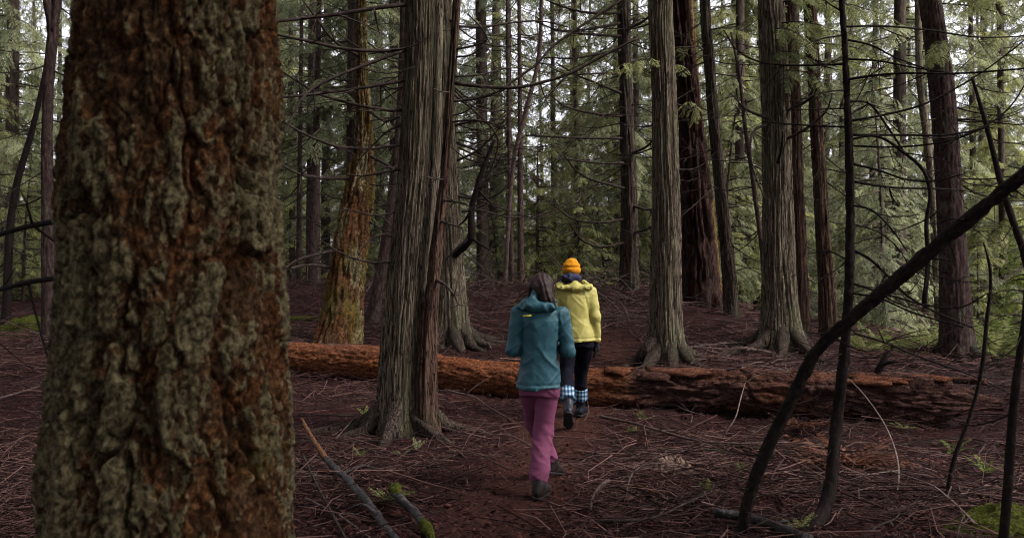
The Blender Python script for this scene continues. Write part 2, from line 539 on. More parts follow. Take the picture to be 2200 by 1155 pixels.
# ------------------------------------------------------------------ foliage sprays
def make_frond(seed, n=11, w=.030, spread=.42):
    r = np.random.default_rng(seed)
    v, t = [], []
    for k in range(n):
        x = .06 + .9 * k / (n - 1)
        l = spread * (math.sin(min(1, x * 1.5 + .25) * math.pi / 2) * (1 - x * .72)) * r.uniform(.75, 1.2)
        for sg in (-1, 1):
            a = math.radians(r.uniform(36, 60))
            b0 = np.array([x + r.uniform(-.02, .02), 0, 0])
            tip = b0 + l * np.array([math.cos(a), sg * math.sin(a), r.uniform(-.35, .12)])
            pn = np.array([-math.sin(a) * sg, math.cos(a), r.uniform(-.4, .4)])
            ww = w * r.uniform(.7, 1.3)
            m = b0 + (tip - b0) * .45
            i0 = len(v)
            v += [b0, m + pn * ww, tip, m - pn * ww]
            t += [(i0, i0 + 1, i0 + 2), (i0, i0 + 2, i0 + 3)]
    i0 = len(v)
    v += [np.array([0, w * .25, 0]), np.array([0, -w * .25, 0]), np.array([1.05, 0, -.08])]
    t += [(i0, i0 + 1, i0 + 2)]
    v = np.array(v)
    v[:, 2] -= .22 * v[:, 0] ** 2 + .3 * np.abs(v[:, 1]) ** 1.4
    return v, np.array(t)
FRONDS = [make_frond(s) for s in range(5)]
FRONDS_COARSE = [make_frond(20 + s, 8, .042, .46) for s in range(4)]

def place_fronds(g, pos, fwd, up, scale, tint, rng, templates):
    pos, fwd, up = map(np.asarray, (pos, fwd, up))
    fwd = fwd / np.linalg.norm(fwd, axis=1)[:, None]
    up = up - fwd * (up * fwd).sum(1)[:, None]
    up /= np.linalg.norm(up, axis=1)[:, None]
    side = np.cross(up, fwd)
    idx = rng.integers(0, len(templates), len(pos))
    for k, (tv, tt) in enumerate(templates):
        s = np.where(idx == k)[0]
        if not len(s): continue
        v = (pos[s][:, None] + scale[s][:, None, None] * (tv[None, :, :1] * fwd[s][:, None] + tv[None, :, 1:2] * side[s][:, None] + tv[None, :, 2:] * up[s][:, None]))
        t = (tt[None] + (np.arange(len(s)) * len(tv))[:, None, None]).reshape(-1, 3)
        g.add(v, None, t, tint=np.repeat(tint[s], len(tv)))

def leafy_branch(rng, acc, start, az, L, pitch=.1, droop=.35, nf=14, size=.45, base=.15):
    h = np.array([math.sin(az), math.cos(az), 0]); side = np.array([h[1], -h[0], 0]); up = np.array([0, 0, 1.0])
    bend = rng.uniform(-.2, .2)
    def at(t): return start + L * (h * t + side * bend * t * t + up * (pitch * t - droop * t * t))
    tone = rng.uniform(.1, .8)
    for k in range(nf):
        t = base + (1 - base) * (k + rng.uniform(0, 1)) / nf
        sg = 1 if k % 2 else -1
        a = math.radians(rng.uniform(25, 70)) * sg
        d = h * math.cos(a) + side * math.sin(a) + up * (pitch - 2 * droop * t + rng.uniform(-.55, .0))
        acc['pos'].append(at(t)); acc['fwd'].append(d)
        acc['up'].append(up + side * rng.uniform(-.5, .5) + h * rng.uniform(-.3, .5))
        acc['scale'].append(size * rng.uniform(.6, 1.25) * (1.15 - .45 * t)); acc['tint'].append(np.clip(tone + rng.uniform(-.25, .25), 0, 1))
    acc['pos'].append(at(1.0)); acc['fwd'].append(h + up * (pitch - 2 * droop)); acc['up'].append(up)
    acc['scale'].append(size * .8); acc['tint'].append(tone)
    return np.array([at(t) for t in (0, .33, .66, 1)])
def new_acc(): return {k: [] for k in ('pos', 'fwd', 'up', 'scale', 'tint')}
def flush(g, acc, rng, templates):
    place_fronds(g, np.array(acc['pos']), np.array(acc['fwd']), np.array(acc['up']), np.array(acc['scale']), np.array(acc['tint']), rng, templates)

def make_far_tree(seed, H=17.0, z0=2.0, Lmax=2.9, nb=85, nf=27, size=.47, bare=26, r0=.17, templates=None, mat='foliage'):
    """meshes of one background conifer: trunk with its limbs, crown"""
    rng = np.random.default_rng(seed); rnd = random.Random(seed)
    gt, gc, acc = Geo(), Geo(), new_acc()
    lean = rng.uniform(-.35, .35, 2)
    def ax(z): u = z / H; return np.array([lean[0] * u * u * 2, lean[1] * u * u * 2, z])
    zz = np.array([-.6, 0, .5, H * .25, H * .5, H * .75, H])
    rr = np.array([1.25, 1.2, 1.0, .88, .68, .42, .06]) * r0
    tube(gt, np.array([ax(z) for z in zz]), rr, 24, 10, 1.0, bark_plate(seed, .012, .3, .4))
    for k in range(nb):
        u = (k + rng.uniform(0, 1)) / nb
        z = z0 + (H - z0) * u ** 1.35
        L = Lmax * (1 - .72 * (z - z0) / (H - z0)) * rng.uniform(.55, 1.15) * (1 if u > .06 else .7)
        c = leafy_branch(rng, acc, ax(z), rng.uniform(0, 2 * math.pi), L, rng.uniform(-.05, .3), rng.uniform(.25, .6), max(5, int(nf * L / Lmax + 3)), size * (1 - .3 * u))
        tube(gt, c, [.022, .016, .010, .004], 5, 3)
    for k in range(bare):
        z = rng.uniform(.5, z0 + 3)
        dead_branch(gt, ax(z), rng.uniform(0, 2 * math.pi), rng.uniform(.8, 2.4), rng.uniform(.010, .02), rng.uniform(-.1, .2), rng.uniform(.1, .35), rng.uniform(.0, .3), rnd, 3, 6, 3)
    flush(gc, acc, rng, templates or FRONDS_COARSE)
    return gt.mesh('trunk', M['far_bark']), gc.mesh('crown', M[mat], smooth=False)

# ------------------------------------------------------------------ the crowns shared by the forest
FAR = []
for k in range(6):
    FAR.append(make_far_tree(100 + k, H=[25, 28, 23, 27, 24, 29][k], z0=[1.6, 2.6, 1.0, 3.4, 2.0, 4.2][k], Lmax=[2.9, 3.2, 2.6, 3.0, 2.5, 3.3][k],
                             nb=[138, 146, 130, 134, 136, 142][k], r0=[.16, .19, .13, .17, .12, .2][k], mat=['foliage', 'foliage_grey', 'foliage', 'foliage_grey', 'foliage', 'foliage_grey'][k]))
YOUNG = [make_far_tree(200 + k, H=[4.2, 5.4, 3.4][k], z0=.25, Lmax=[1.5, 1.7, 1.3][k], nb=[46, 52, 40][k], nf=18, size=.30, bare=6, r0=.05,
                       mat=['foliage', 'foliage_grey', 'foliage_yellow'][k]) for k in range(3)]
def make_high_crown(seed, H=9.0, Lmax=3.0, nb=64):
    rng = np.random.default_rng(seed); gc, acc = Geo(), new_acc()
    for k in range(nb):
        u = (k + rng.uniform(0, 1)) / nb
        leafy_branch(rng, acc, np.array([0, 0, H * u]), rng.uniform(0, 2 * math.pi), Lmax * (1 - .75 * u) * rng.uniform(.6, 1.15), rng.uniform(0, .3), rng.uniform(.25, .5), 13, .7)
    flush(gc, acc, rng, FRONDS_COARSE)
    return gc.mesh('crown', M['foliage'], smooth=False)
HIGH = [make_high_crown(300 + k) for k in range(3)]

# ------------------------------------------------------------------ main trees
def fir_attrs(at, X, Z, S, seed, lich=.5, moss=-.6, rust=.0, extra=0):
    at['lichen'] = np.clip(lich + 1.15 * fbm(X * 4.5, Z * 4.5, S * 1.9, 4, seed + 31) + extra, 0, 1)
    at['moss'] = np.clip(moss + 1.6 * fbm(X * 3.5, Z * 3.5, S * 2.2, 4, seed + 41), 0, 1) 
    at['rust'] = np.clip(rust + 1.5 * fbm(X * 3.0, Z * 3.0, S * 1.2, 3, seed + 51), 0, 1)
def big_fir(seed):
    def f(TH, S, R, at):
        X, Z = np.cos(TH) * .36, np.sin(TH) * .36
        w, w2, w3 = (fbm(X * 12, Z * 12, S * 7 + 40 * k, 3, seed + k, .5) for k in range(3))
        big = fbm(X * 4.5, Z * 4.5, S * 1.5, 3, seed + 2)
        a1, a2, ca = worley(X * 11 + w * .6, Z * 11 + w2 * .6, S * 3.2 + w3 * .6, seed + 10)
        b1, b2, cb = worley(X * 30 + w * .9, Z * 30 + w2 * .9, S * 11 + w3 * .9, seed + 20)
        crack = 1 - sstep(.0, .26, a2 - a1); crack2 = 1 - sstep(.0, .16, b2 - b1)
        crumb = fbm(X * 55, Z * 55, S * 42, 4, seed + 5, .62)
        hgt = .016 * big + .030 * (ca - .5) - .062 * crack * (.45 + .8 * vnoise(X * 6, Z * 6, S * 3, seed + 6)) + .010 * (cb - .5) - .008 * crack2 + .005 * crumb + .006 * fbm(X * 150, Z * 150, S * 110, 2, seed + 8)
        at['lichen'] = np.clip(.50 + 1.25 * fbm(X * 3.2, Z * 3.2, S * 1.4, 3, seed + 31) + .35 * (ca - .5) + .55 * (cb - .5) - .35 * crack + .5 * crumb + .28 * (sstep(.3, .8, -np.cos(TH)) - .15), 0, 1)
        at['moss'] = np.clip(-.75 + 1.7 * fbm(X * 4.5, Z * 4.5, S * 2.6, 4, seed + 41) + .3 * (cb - .5) + .45 * sstep(.75, .97, np.cos(TH)), 0, 1)
        at['rust'] = np.clip(.0 + 1.4 * fbm(X * 3.0, Z * 3.0, S * 1.2, 3, seed + 51) + .6 * (cb - .5), 0, 1)
        return R + hgt
    return f
def mossy_fir(seed, amp=.022, lich=.35, moss=.0, rust=.25, flare=.35):
    bp = bark_plate(seed, amp, flare, .4, 4)
    def f(TH, S, R, at):
        X, Z = np.cos(TH) * .4, np.sin(TH) * .4
        fir_attrs(at, X, Z, S, seed, lich, moss, rust)
        return bp(TH, S, R, at)
    return f

def put_tree(name, label, pts, d, mat, disp, segs, rings, ztop=None, crown=None, group=None, sink=.25, power=1.0, svals=None, extra_roots=()):
    c, r, b = world_path(pts, d, sink)
    if ztop: c, r = extend(c, r, ztop)
    t = thing(name, label, 'tree', b, group)
    g = Geo()
    tube(g, c, r, len(svals) if svals is not None else rings, segs, svals if svals is not None else power, disp)
    g.obj('trunk', mat, t, origin=b)
    for rp, rw in extra_roots:
        g = Geo(); tube(g, rp, rw, 26, 16, 1.0, bark_cedar(5, .010, 0, .3, 3, 20))
        g.obj('limb' if rp[-1][2] > rp[0][2] else 'root', mat if rp[-1][2] > rp[0][2] else M['cedar_dark'], t, origin=b)
    if crown is not None:
        k, z0, sc = crown
        i = np.argmin(np.abs(c[:, 2] - z0))
        o = link('crown', HIGH[k], t, (c[i, 0] - b[0], c[i, 1] - b[1], c[i, 2] - b[2]))
        o.scale = (sc, sc, sc); o.rotation_euler = (0, 0, k * 1.3 + pts[0][0])
    t['_axis'] = 0
    return t, c, r, b
AX = {}
def register(key, tup):
    del tup[0]['_axis']
    AX[key] = tup
    return tup
def axis_at(key, z):
    t, c, r, b = AX[key]
    i = np.clip(np.searchsorted(c[:, 2], z) - 1, 0, len(c) - 2)
    u = np.clip((z - c[i, 2]) / max(c[i + 1, 2] - c[i, 2], 1e-6), 0, 1)
    return c[i] + (c[i + 1] - c[i]) * u, r[i] + (r[i + 1] - r[i]) * u
def add_branches(key, n, zlo, zhi, L=(.6, 2.0), r=(.008, .018), seed=0, mat='twig', azs=None):
    rnd = random.Random(seed)
    t, c, rr, b = AX[key]
    for k in range(n):
        z = rnd.uniform(zlo, zhi)
        p, rad = axis_at(key, z)
        az = rnd.choice((1, -1)) * rnd.uniform(.6, 2.3) if azs is None else rnd.uniform(*azs)
        g = Geo()
        st = p + np.array([math.sin(az), math.cos(az), 0]) * rad * .6
        dead_branch(g, st, az, rnd.uniform(*L), rnd.uniform(*r), rnd.uniform(-.15, .25), rnd.uniform(.05, .35), rnd.uniform(0, .35), rnd, rnd.randint(7, 13))
        g.obj('branch', M[mat], t, origin=b)
def trace(key, pts, w0, w1, d0, d1, mat='twig', twigs=3, seed=1, name='branch'):
    """a limb followed along the photograph from the trunk outwards, its depth going from d0 to d1"""
    t, c, rr, b = AX[key]
    rnd = random.Random(seed + int(pts[0][0]))
    n = len(pts)
    w = [P(px, py, d0 + (d1 - d0) * k / (n - 1)) for k, (px, py) in enumerate(pts)]
    ax, rad = axis_at(key, w[0][2])
    w[0] = w[0] * .4 + ax * .6                              # rooted in the trunk
    w = np.array(w)
    rads = np.linspace(w0, w1, n) / 2 / FPX * d0
    g = Geo()
    tube(g, w, rads, 4 * n, 6)
    L = np.linalg.norm(w[-1] - w[0])
    for k in range(int(twigs * 2.2)):
        i = rnd.randrange(1, n)
        d = np.array([rnd.uniform(-1, 1), rnd.uniform(-.8, .8), rnd.uniform(-.9, .4)]); d /= np.linalg.norm(d)
        l = min(.9, L * rnd.uniform(.12, .35))
        q = np.array([w[i], w[i] + d * l * .5 + [0, 0, -.04 * l], w[i] + d * l + [0, 0, rnd.uniform(-.2, .2) * l]])
        rr_ = max(rads[i] * .5, .002)
        tube(g, q, [rr_, rr_ * .7, rr_ * .3], 5, 4)
    return g.obj(name, M[mat], t, origin=b)

# the great lichen-covered fir close to the camera
sv = np.concatenate([np.linspace(0, .75, 26)[:-1], np.linspace(.75, 3.15, 430)[:-1], np.linspace(3.15, 14.2, 50)]) / 14.25
register('fir', put_tree('douglas_fir', 'huge fir trunk with furrowed rusty bark and grey-green lichen plates', [(369, 1755, 600), (369, 1155, 515), (371, 860, 485), (371, 577, 455), (377, 280, 425), (383, 0, 398)], 2.8,
         M['fir'], big_fir(3), 430, 0, 14, (0, 7.0, 1.0), svals=sv, sink=.2))
trace('fir', [(135, 463), (70, 484), (0, 503), (-90, 532)], 15, 11, 3.0, 3.7, 'dead_wood', 2)
trace('fir', [(128, 583), (60, 606), (0, 622), (-80, 640)], 14, 10, 3.0, 3.8, 'dead_wood', 2)

register('cedar', put_tree('red_cedar', 'stout pale grey cedar with stringy bark standing in front of the fallen log', [(868, 915, 122), (869, 800, 110), (880, 600, 94), (898, 400, 91), (912, 0, 78)], 9.4,
         M['cedar'], bark_cedar(4, .006, .62, .30, 5, 34), 250, 250, 15, (1, 8.5, 1.0)))
register('stem', put_tree('leaning_cedar_stem', 'slender reddish stem leaning against the stout grey cedar', [(918, 905, 58), (918, 750, 42), (931, 600, 28), (951, 420, 20), (968, 200, 18), (982, 0, 17)], 9.18,
         M['cedar_red'], bark_cedar(8, .006, .25, .3, 3), 48, 150, 9, (2, 6.5, .6)))
register('cedar_back', put_tree('red_cedar', 'grey cedar with mossy spreading roots behind the stout cedar', [(970, 736, 82), (966, 640, 72), (961, 500, 62), (955, 300, 56), (946, 0, 48)], 15.3,
         M['cedar'], bark_cedar(12, .010, .95, .33, 6, 28), 150, 170, 17, (0, 9.5, 1.0)))
register('mossy', put_tree('mossy_fir', 'swollen mossy trunk with orange flaking bark beside the orange end of the log', [(728, 745, 98), (733, 700, 93), (745, 600, 80), (758, 500, 74), (772, 410, 66), (780, 330, 44), (782, 280, 36), (779, 200, 29), (775, 0, 21)], 15.0,
         M['fir_far'], mossy_fir(15, .045, .42, .16, -.25), 130, 200, 15, (1, 10, .9)))
register('slant', put_tree('slanting_trunk', 'dark slanting trunk half hidden behind the stout grey cedar', [(800, 630, 28), (836, 473, 22), (858, 250, 15), (866, 0, 12)], 17.5,
         M['hemlock'], bark_plate(21, .012), 24, 60, 12, (2, 9, .8)))
register('brown', put_tree('dark_cedar', 'dark brown trunk alone on the crest above the trail', [(1352, 630, 44), (1351, 400, 34), (1345, 200, 29), (1338, 0, 25)], 22.0,
         M['cedar_dark'], bark_cedar(25, .012, .3, .4, 4), 64, 130, 17, (0, 11, 1.0)))
def root(pts, rads):
    return (np.array(pts), rads)
g_roots = [root([P(1415, 715, 13.6), P(1392, 752, 13.4), PG(1362, 783, .03), PG(1325, 797, .01), PG(1296, 806, -.05)], [.10, .11, .085, .05, .03]),
           root([P(1420, 735, 13.5), P(1402, 768, 13.3), PG(1380, 797, .03), PG(1352, 806, .0), PG(1335, 812, -.05)], [.10, .10, .07, .04, .02])]
register('flared', put_tree('red_cedar', 'straight grey cedar with splayed dark roots beside the trail past the log', [(1432, 797, 84), (1431, 700, 72), (1431, 600, 66), (1431, 400, 58), (1426, 200, 52), (1418, 0, 50)], 13.6,
         M['cedar'], bark_cedar(31, .010, .85, .30, 5, 28), 170, 220, 16, (1, 9.5, 1.0), extra_roots=g_roots))
register('snag', put_tree('red_snag', 'broad rotten red snag with split bark on the crest', [(1505, 670, 80), (1503, 600, 73), (1494, 400, 62), (1477, 200, 46), (1460, 0, 36)], 20.0,
         M['snag_red'], bark_cedar(37, .035, .3, .5, 7, 9), 90, 160, 13, (2, 10.5, .9)))
register('mossy_thin', put_tree('mossy_tree', 'thin mossy trunk pressed behind the rotten red snag', [(1541, 664, 26), (1520, 420, 22), (1496, 200, 17), (1482, 0, 14)], 20.8,
         M['fir_far'], mossy_fir(39, .02, .3, .2, .2), 36, 80, 14, (0, 10.5, .8)))
register('inclined', put_tree('grey_cedar', 'slim grey trunk inclined towards the rotten red snag', [(1571, 694, 34), (1567, 600, 31), (1550, 420, 26), (1529, 200, 24), (1514, 0, 22)], 18.8,
         M['cedar_dark'], bark_cedar(43, .009, .3, .35, 4), 60, 130, 15, (1, 10.5, .9)))
register('pale', put_tree('red_cedar', 'broad pale cedar with torn bark and dark foot', [(1680, 768, 90), (1675, 650, 72), (1671, 420, 62), (1666, 200, 60), (1655, 0, 55)], 14.8,
         M['cedar'], bark_cedar(47, .011, .75, .33, 5, 26), 170, 200, 16, (2, 9.5, 1.0)))
register('twin', put_tree('red_cedar', 'reddish trunk rising close behind the broad pale cedar', [(1724, 745, 36), (1719, 600, 34), (1712, 420, 30), (1706, 200, 28), (1697, 0, 28)], 16.2,
         M['cedar_red'], bark_cedar(53, .01, .3, .3, 4), 60, 130, 15, (0, 10, .8)))
register('slim', put_tree('red_cedar', 'slim brown cedar on the bank between the pale cedar and dead pole', [(1780, 720, 40), (1774, 600, 34), (1763, 420, 29), (1750, 200, 27), (1740, 0, 27)], 17.6,
         M['cedar_red'], bark_cedar(57, .011, .35, .3, 4), 64, 130, 15, (1, 10.5, .9)))
register('rust', put_tree('hemlock_tree', 'tall purplish brown trunk with scaly bark crossed by the leaning dead pole', [(2058, 775, 72), (2050, 600, 60), (2040, 420, 53), (2024, 200, 52), (2005, 50, 46), (1998, 0, 44)], 15.0,
         M['hemlock'], bark_plate(61, .016, .3, .4), 90, 190, 16, (2, 10, 1.0)))
register('mossgrey', put_tree('pale_trunk', 'pale moss-grey trunk showing behind the tall purplish trunk', [(2024, 680, 22), (2006, 450, 18), (1993, 300, 18), (1979, 200, 16), (1973, 0, 14)], 25,
         M['cedar'], bark_cedar(67, .01, .2, .3, 4), 24, 60, 14, (0, 11, .8)))
register('forked', put_tree('forked_hemlock', 'thin forked trunk standing behind the huge lichened fir', [(108, 622, 36), (104, 500, 29), (101, 300, 23), (106, 150, 22), (113, 60, 24), (100, 0, 17)], 15.5,
         M['hemlock'], bark_plate(71, .01, .2), 40, 110, 12, (1, 9, .8), extra_roots=[([P(113, 70, 15.5), P(122, 20, 15.5), P(132, -60, 15.6), P(140, -220, 15.6)], [.085, .075, .06, .03])]))
register('slantleft', put_tree('slanting_trunk', 'thin dark trunk slanting behind the forked trunk', [(12, 600, 20), (35, 400, 15), (72, 270, 12), (92, 180, 10)], 17,
         M['dead_wood'], bark_plate(73, .008, .2), 16, 40, 9, None))
for key, lab, pts, d in (
    ('poleA', 'thin dark trunk between the huge fir and the mossy trunk, thinner of two', [(642, 612, 13), (643, 420, 11), (646, 200, 9), (648, 0, 8)], 26),
    ('poleB', 'thicker of two dark poles between the huge fir and the mossy trunk', [(668, 616, 17), (674, 420, 13), (681, 200, 12), (686, 0, 11)], 25),
    ('poleC', 'thin dark pole on the crest just behind the teal-jacket hiker, thinner of two', [(1100, 622, 12), (1096, 420, 10), (1092, 200, 9), (1090, 0, 8)], 25),
    ('poleD', 'dark pole on the crest above the teal-jacket hiker, thicker of two', [(1119, 624, 15), (1118, 420, 13), (1117, 200, 10), (1115, 0, 8)], 24.5),
    ('poleE', 'pale thin stem tilting across the dark poles above the hikers', [(1084, 620, 10), (1113, 300, 10), (1135, 220, 11), (1158, 120, 10), (1163, 0, 8)], 23.5),
    ('poleF', 'thin tilted sapling trunk beside the broad pale cedar', [(1648, 700, 13), (1637, 540, 11), (1622, 420, 10), (1599, 255, 9), (1585, 140, 7), (1570, 70, 5)], 17)):
    register(key, put_tree('thin_trunk', lab, pts, d, M['hemlock'] if key != 'poleE' else M['grey_twig'], bark_plate(len(key) + int(d), .006, .2), 14, 50, 13 if key not in ('poleF',) else None, None))
register('tilted', put_tree('tilted_dead_trunk', 'thin dead trunk tilted away from the purplish trunk', [(2262, 720, 18), (2200, 545, 16), (2155, 410, 14), (2120, 273, 10), (2088, 165, 6)], 11.5,
         M['dead_wood'], bark_plate(79, .004, .1), 16, 60))

# dead poles close to the camera
register('lean', put_tree('leaning_dead_pole', 'thick dark dead pole leaning in a long diagonal over the log', [(1588, 1165, 27, 5.75), (1612, 1060, 27, 5.7), (1650, 960, 27, 5.65), (1700, 860, 27, 5.6), (1760, 748, 28, 5.5), (1830, 683, 27, 5.4), (1940, 590, 33, 5.3), (2050, 497, 33, 5.2), (2130, 432, 31, 5.1), (2200, 375, 29, 5.0), (2340, 265, 26, 4.9)], 5.5,
         M['dead_wood'], bark_plate(83, .009, .25, .25, 4, 4), 26, 220))
register('dead', put_tree('dead_sapling', 'upright dead black sapling with long bare side branches', [(1750, 1160, 30, 5.9), (1769, 1098, 28, 6.0), (1788, 1008, 26, 6.1), (1796, 917, 25), (1810, 800, 24), (1824, 618, 21), (1826, 420, 19), (1822, 255, 16), (1817, 145, 14), (1808, 0, 12), (1800, -120, 10)], 6.2,
         M['dead_wood'], bark_plate(89, .006, .3, .25, 4, 4), 20, 170))
register('edge', put_tree('dead_sapling', 'bare black sapling bent beside the mossy hummock', [(2148, 1295, 22), (2156, 1155, 20), (2165, 1050, 20), (2177, 880, 18), (2194, 735, 16), (2215, 600, 14), (2245, 400, 10)], 4.6,
         M['dead_wood'], bark_plate(97, .003, .2, .2), 14, 90))
register('whip', put_tree('dead_sapling', 'thin black whip of a sapling between the log and mossy hummock', [(2033, 1060, 9), (2049, 990, 9), (2082, 900, 9), (2108, 800, 9), (2119, 700, 9), (2126, 570, 7), (2113, 520, 4)], 6.75,
         M['dead_wood'], bark_plate(101, .002, .2, .2), 9, 70))

# limbs followed along the photograph
for pts, w0, w1, d1 in (
    ([(873, 4), (804, 18), (724, 31), (647, 40), (598, 46), (540, 55)], 10, 6, 8.8), ([(872, 100), (836, 109), (782, 109), (724, 102), (673, 91), (629, 82), (560, 66)], 9, 5, 8.9),
    ([(871, 98), (825, 124), (771, 145), (720, 165), (673, 189), (647, 215), (629, 251), (611, 290)], 8, 4, 8.6), ([(867, 167), (818, 182), (764, 191), (709, 198), (655, 205), (590, 210)], 8, 5, 9.0),
    ([(862, 235), (818, 235), (775, 227), (727, 215), (680, 200), (644, 178), (600, 150)], 8, 4, 9.2), ([(862, 260), (833, 282), (804, 309), (770, 345)], 6, 3, 9.4),
    ([(860, 309), (833, 315), (795, 320), (750, 318)], 6, 3, 9.3), ([(853, 360), (818, 371), (778, 378), (735, 372)], 7, 3, 9.3), ([(832, 562), (789, 562), (756, 553), (724, 538), (688, 516)], 6, 3, 9.2),
    ([(838, 520), (815, 505), (790, 520), (770, 548)], 6, 3, 9.2), ([(846, 450), (800, 462), (740, 450), (690, 470)], 5, 2, 9.0)):
    trace('cedar', pts, w0, w1, 9.3, d1, 'twig', 4)
for pts, w0, w1, d1 in (
    ([(985, 178), (1051, 187), (1110, 188), (1160, 178), (1220, 160), (1290, 123), (1335, 100), (1372, 82)], 9, 5, 9.0), ([(972, 218), (1050, 205), (1120, 162), (1156, 135), (1182, 105), (1236, 65), (1273, 40), (1345, -5)], 6, 6, 9.3),
    ([(987, 56), (1036, 58), (1100, 49), (1165, 46), (1220, 58)], 6, 3, 9.6), ([(985, 105), (1018, 98), (1047, 84), (1040, 69), (1005, 30)], 5, 3, 9.0), ([(982, 122), (1012, 118), (1040, 100)], 5, 2, 9),
    ([(982, 164), (1036, 160), (1087, 147), (1150, 150)], 5, 2, 9.4), ([(977, 248), (1000, 240), (1022, 222), (1045, 190)], 4, 2, 9), ([(975, 262), (1015, 258), (1048, 262)], 5, 3, 9), ([(967, 198), (945, 196), (927, 189)], 4, 2, 8.8),
    ([(940, 600), (957, 612), (976, 634), (985, 655)], 8, 4, 8.8), ([(949, 475), (970, 482), (995, 490)], 5, 3, 8.8), ([(951, 430), (978, 433), (1002, 438)], 7, 4, 8.8), ([(955, 385), (935, 385), (918, 380)], 5, 3, 8.9),
    ([(978, 200), (1020, 240), (1070, 300), (1060, 350), (1030, 410)], 5, 3, 9.5), ([(980, 190), (1010, 225), (1055, 240), (1120, 215), (1190, 175)], 4, 2, 9.6)):
    trace('stem', pts, w0, w1, 9.15, d1, 'twig', 4)
trace('cedar_back', [(992, 548), (1011, 510), (1013, 450), (1024, 405), (1042, 350), (1063, 300)], 20, 7, 14.9, 14.6, 'dead_wood', 5)
for pts in ([(985, 300), (1040, 335), (1062, 360), (1080, 330)], [(990, 420), (1050, 425), (1090, 405)], [(988, 350), (1030, 320), (1060, 290), (1100, 235)], [(985, 270), (1030, 260), (1090, 275)]):
    trace('cedar_back', pts, 7, 3, 15.2, 15, 'twig', 5)
for pts in ([(762, 318), (727, 315), (673, 296), (640, 280), (600, 255)], [(745, 382), (691, 382), (647, 375), (605, 355)], [(720, 535), (687, 545), (636, 560), (600, 585)], [(709, 577), (660, 569), (622, 576)],
            [(768, 120), (720, 90), (680, 40), (650, 0)], [(790, 230), (830, 260), (860, 250)], [(800, 330), (840, 360), (870, 390)]):
    trace('mossy', pts, 8, 4, 14.9, 14.4, 'twig', 5)
for pts in ([(1327, 25), (1291, 29), (1247, 25), (1204, 13), (1160, -6)], [(1324, 47), (1280, 60), (1233, 67), (1196, 64), (1150, 46)], [(1325, 75), (1255, 73), (1190, 65)], [(1327, 105), (1291, 115), (1236, 125), (1170, 124)],
            [(1329, 156), (1291, 158), (1240, 160)], [(1331, 247), (1298, 247), (1247, 238), (1215, 229), (1180, 203)], [(1329, 296), (1236, 296), (1130, 291)], [(1329, 200), (1291, 182), (1247, 165), (1195, 135)],
            [(1331, 349), (1298, 351), (1210, 341)], [(1342, 405), (1309, 396), (1269, 385), (1236, 364), (1210, 330)], [(1335, 470), (1280, 478), (1230, 470), (1190, 440)], [(1336, 520), (1290, 530), (1250, 515), (1225, 480)],
            [(1360, 60), (1390, 40), (1410, 10)], [(1362, 330), (1395, 310), (1420, 270)], [(1364, 440), (1400, 450), (1430, 430)], [(1366, 500), (1395, 490), (1420, 470)]):
    trace('brown', pts, 7, 3, 21.8, 21.2, 'twig', 6)
for pts, w0, w1 in (
    ([(1818, 58), (1884, 56), (1989, 64), (2098, 80), (2230, 76)], 5, 3), ([(1822, 85), (1873, 98), (1916, 120), (1996, 149), (2055, 162)], 5, 2), ([(1824, 127), (1887, 131), (1956, 144), (2051, 158)], 5, 3),
    ([(1827, 171), (1865, 164), (1927, 158), (2051, 158), (2230, 145)], 6, 4), ([(1829, 260), (1898, 247), (1982, 225), (2055, 189), (2109, 156), (2164, 116), (2240, 55)], 6, 3), ([(1833, 290), (1935, 290), (2058, 287), (2113, 273), (2164, 236), (2220, 150)], 6, 3),
    ([(1833, 313), (1909, 316), (1989, 311), (2051, 300), (2120, 272)], 5, 3), ([(1833, 351), (1891, 367), (1945, 385), (2004, 389), (2065, 375)], 5, 3), ([(1835, 389), (1909, 402), (1996, 405), (2060, 408)], 7, 4),
    ([(1833, 535), (1864, 553), (1904, 589), (1947, 633), (1987, 658), (2085, 702)], 7, 4), ([(1831, 607), (1918, 636), (1991, 655), (2064, 660), (2120, 630)], 5, 3), ([(1831, 629), (1889, 640), (1955, 669), (2070, 702)], 5, 3),
    ([(1806, 76), (1759, 85), (1730, 98)], 4, 2), ([(1810, 138), (1759, 140), (1683, 140), (1625, 131), (1585, 109), (1555, 65)], 5, 3), ([(1810, 120), (1777, 138), (1738, 162)], 4, 2), ([(1815, 273), (1766, 271), (1701, 267), (1640, 261)], 5, 3),
    ([(1814, 193), (1763, 200), (1715, 217)], 4, 2), ([(1814, 233), (1748, 235), (1700, 236)], 4, 2), ([(1806, 25), (1777, 5), (1740, -30)], 4, 2), ([(1823, 218), (1866, 222), (1905, 270), (1942, 326)], 5, 5),
    ([(1830, 440), (1870, 450), (1905, 480), (1950, 540)], 5, 3), ([(1830, 480), (1890, 500), (1935, 540), (1960, 590)], 4, 2), ([(1825, 560), (1780, 540), (1735, 545)], 4, 2)):
    trace('dead', pts, w0, w1, 6.2, random.Random(int(pts[1][1])).uniform(5.7, 6.8), 'dead_wood', 5)
trace('dead', [(1826, 300), (1880, 292), (1942, 328), (1985, 368), (1998, 410), (1990, 480), (1994, 555), (1985, 655)], 5, 11, 6.2, 6.1, 'dead_wood', 3)
for pts in ([(1686, 302), (1719, 284), (1759, 255), (1777, 236), (1788, 200)], [(1642, 262), (1617, 285), (1615, 350), (1640, 420)], [(1702, 240), (1740, 212), (1760, 185)], [(1640, 255), (1600, 232), (1570, 200)]):
    trace('pale', pts, 7, 3, 14.6, 14.0, 'twig', 4)
trace('pale', [(1674, 345), (1680, 310), (1682, 282)], 7, 3, 14.3, 14.1, 'dead_wood', 0)
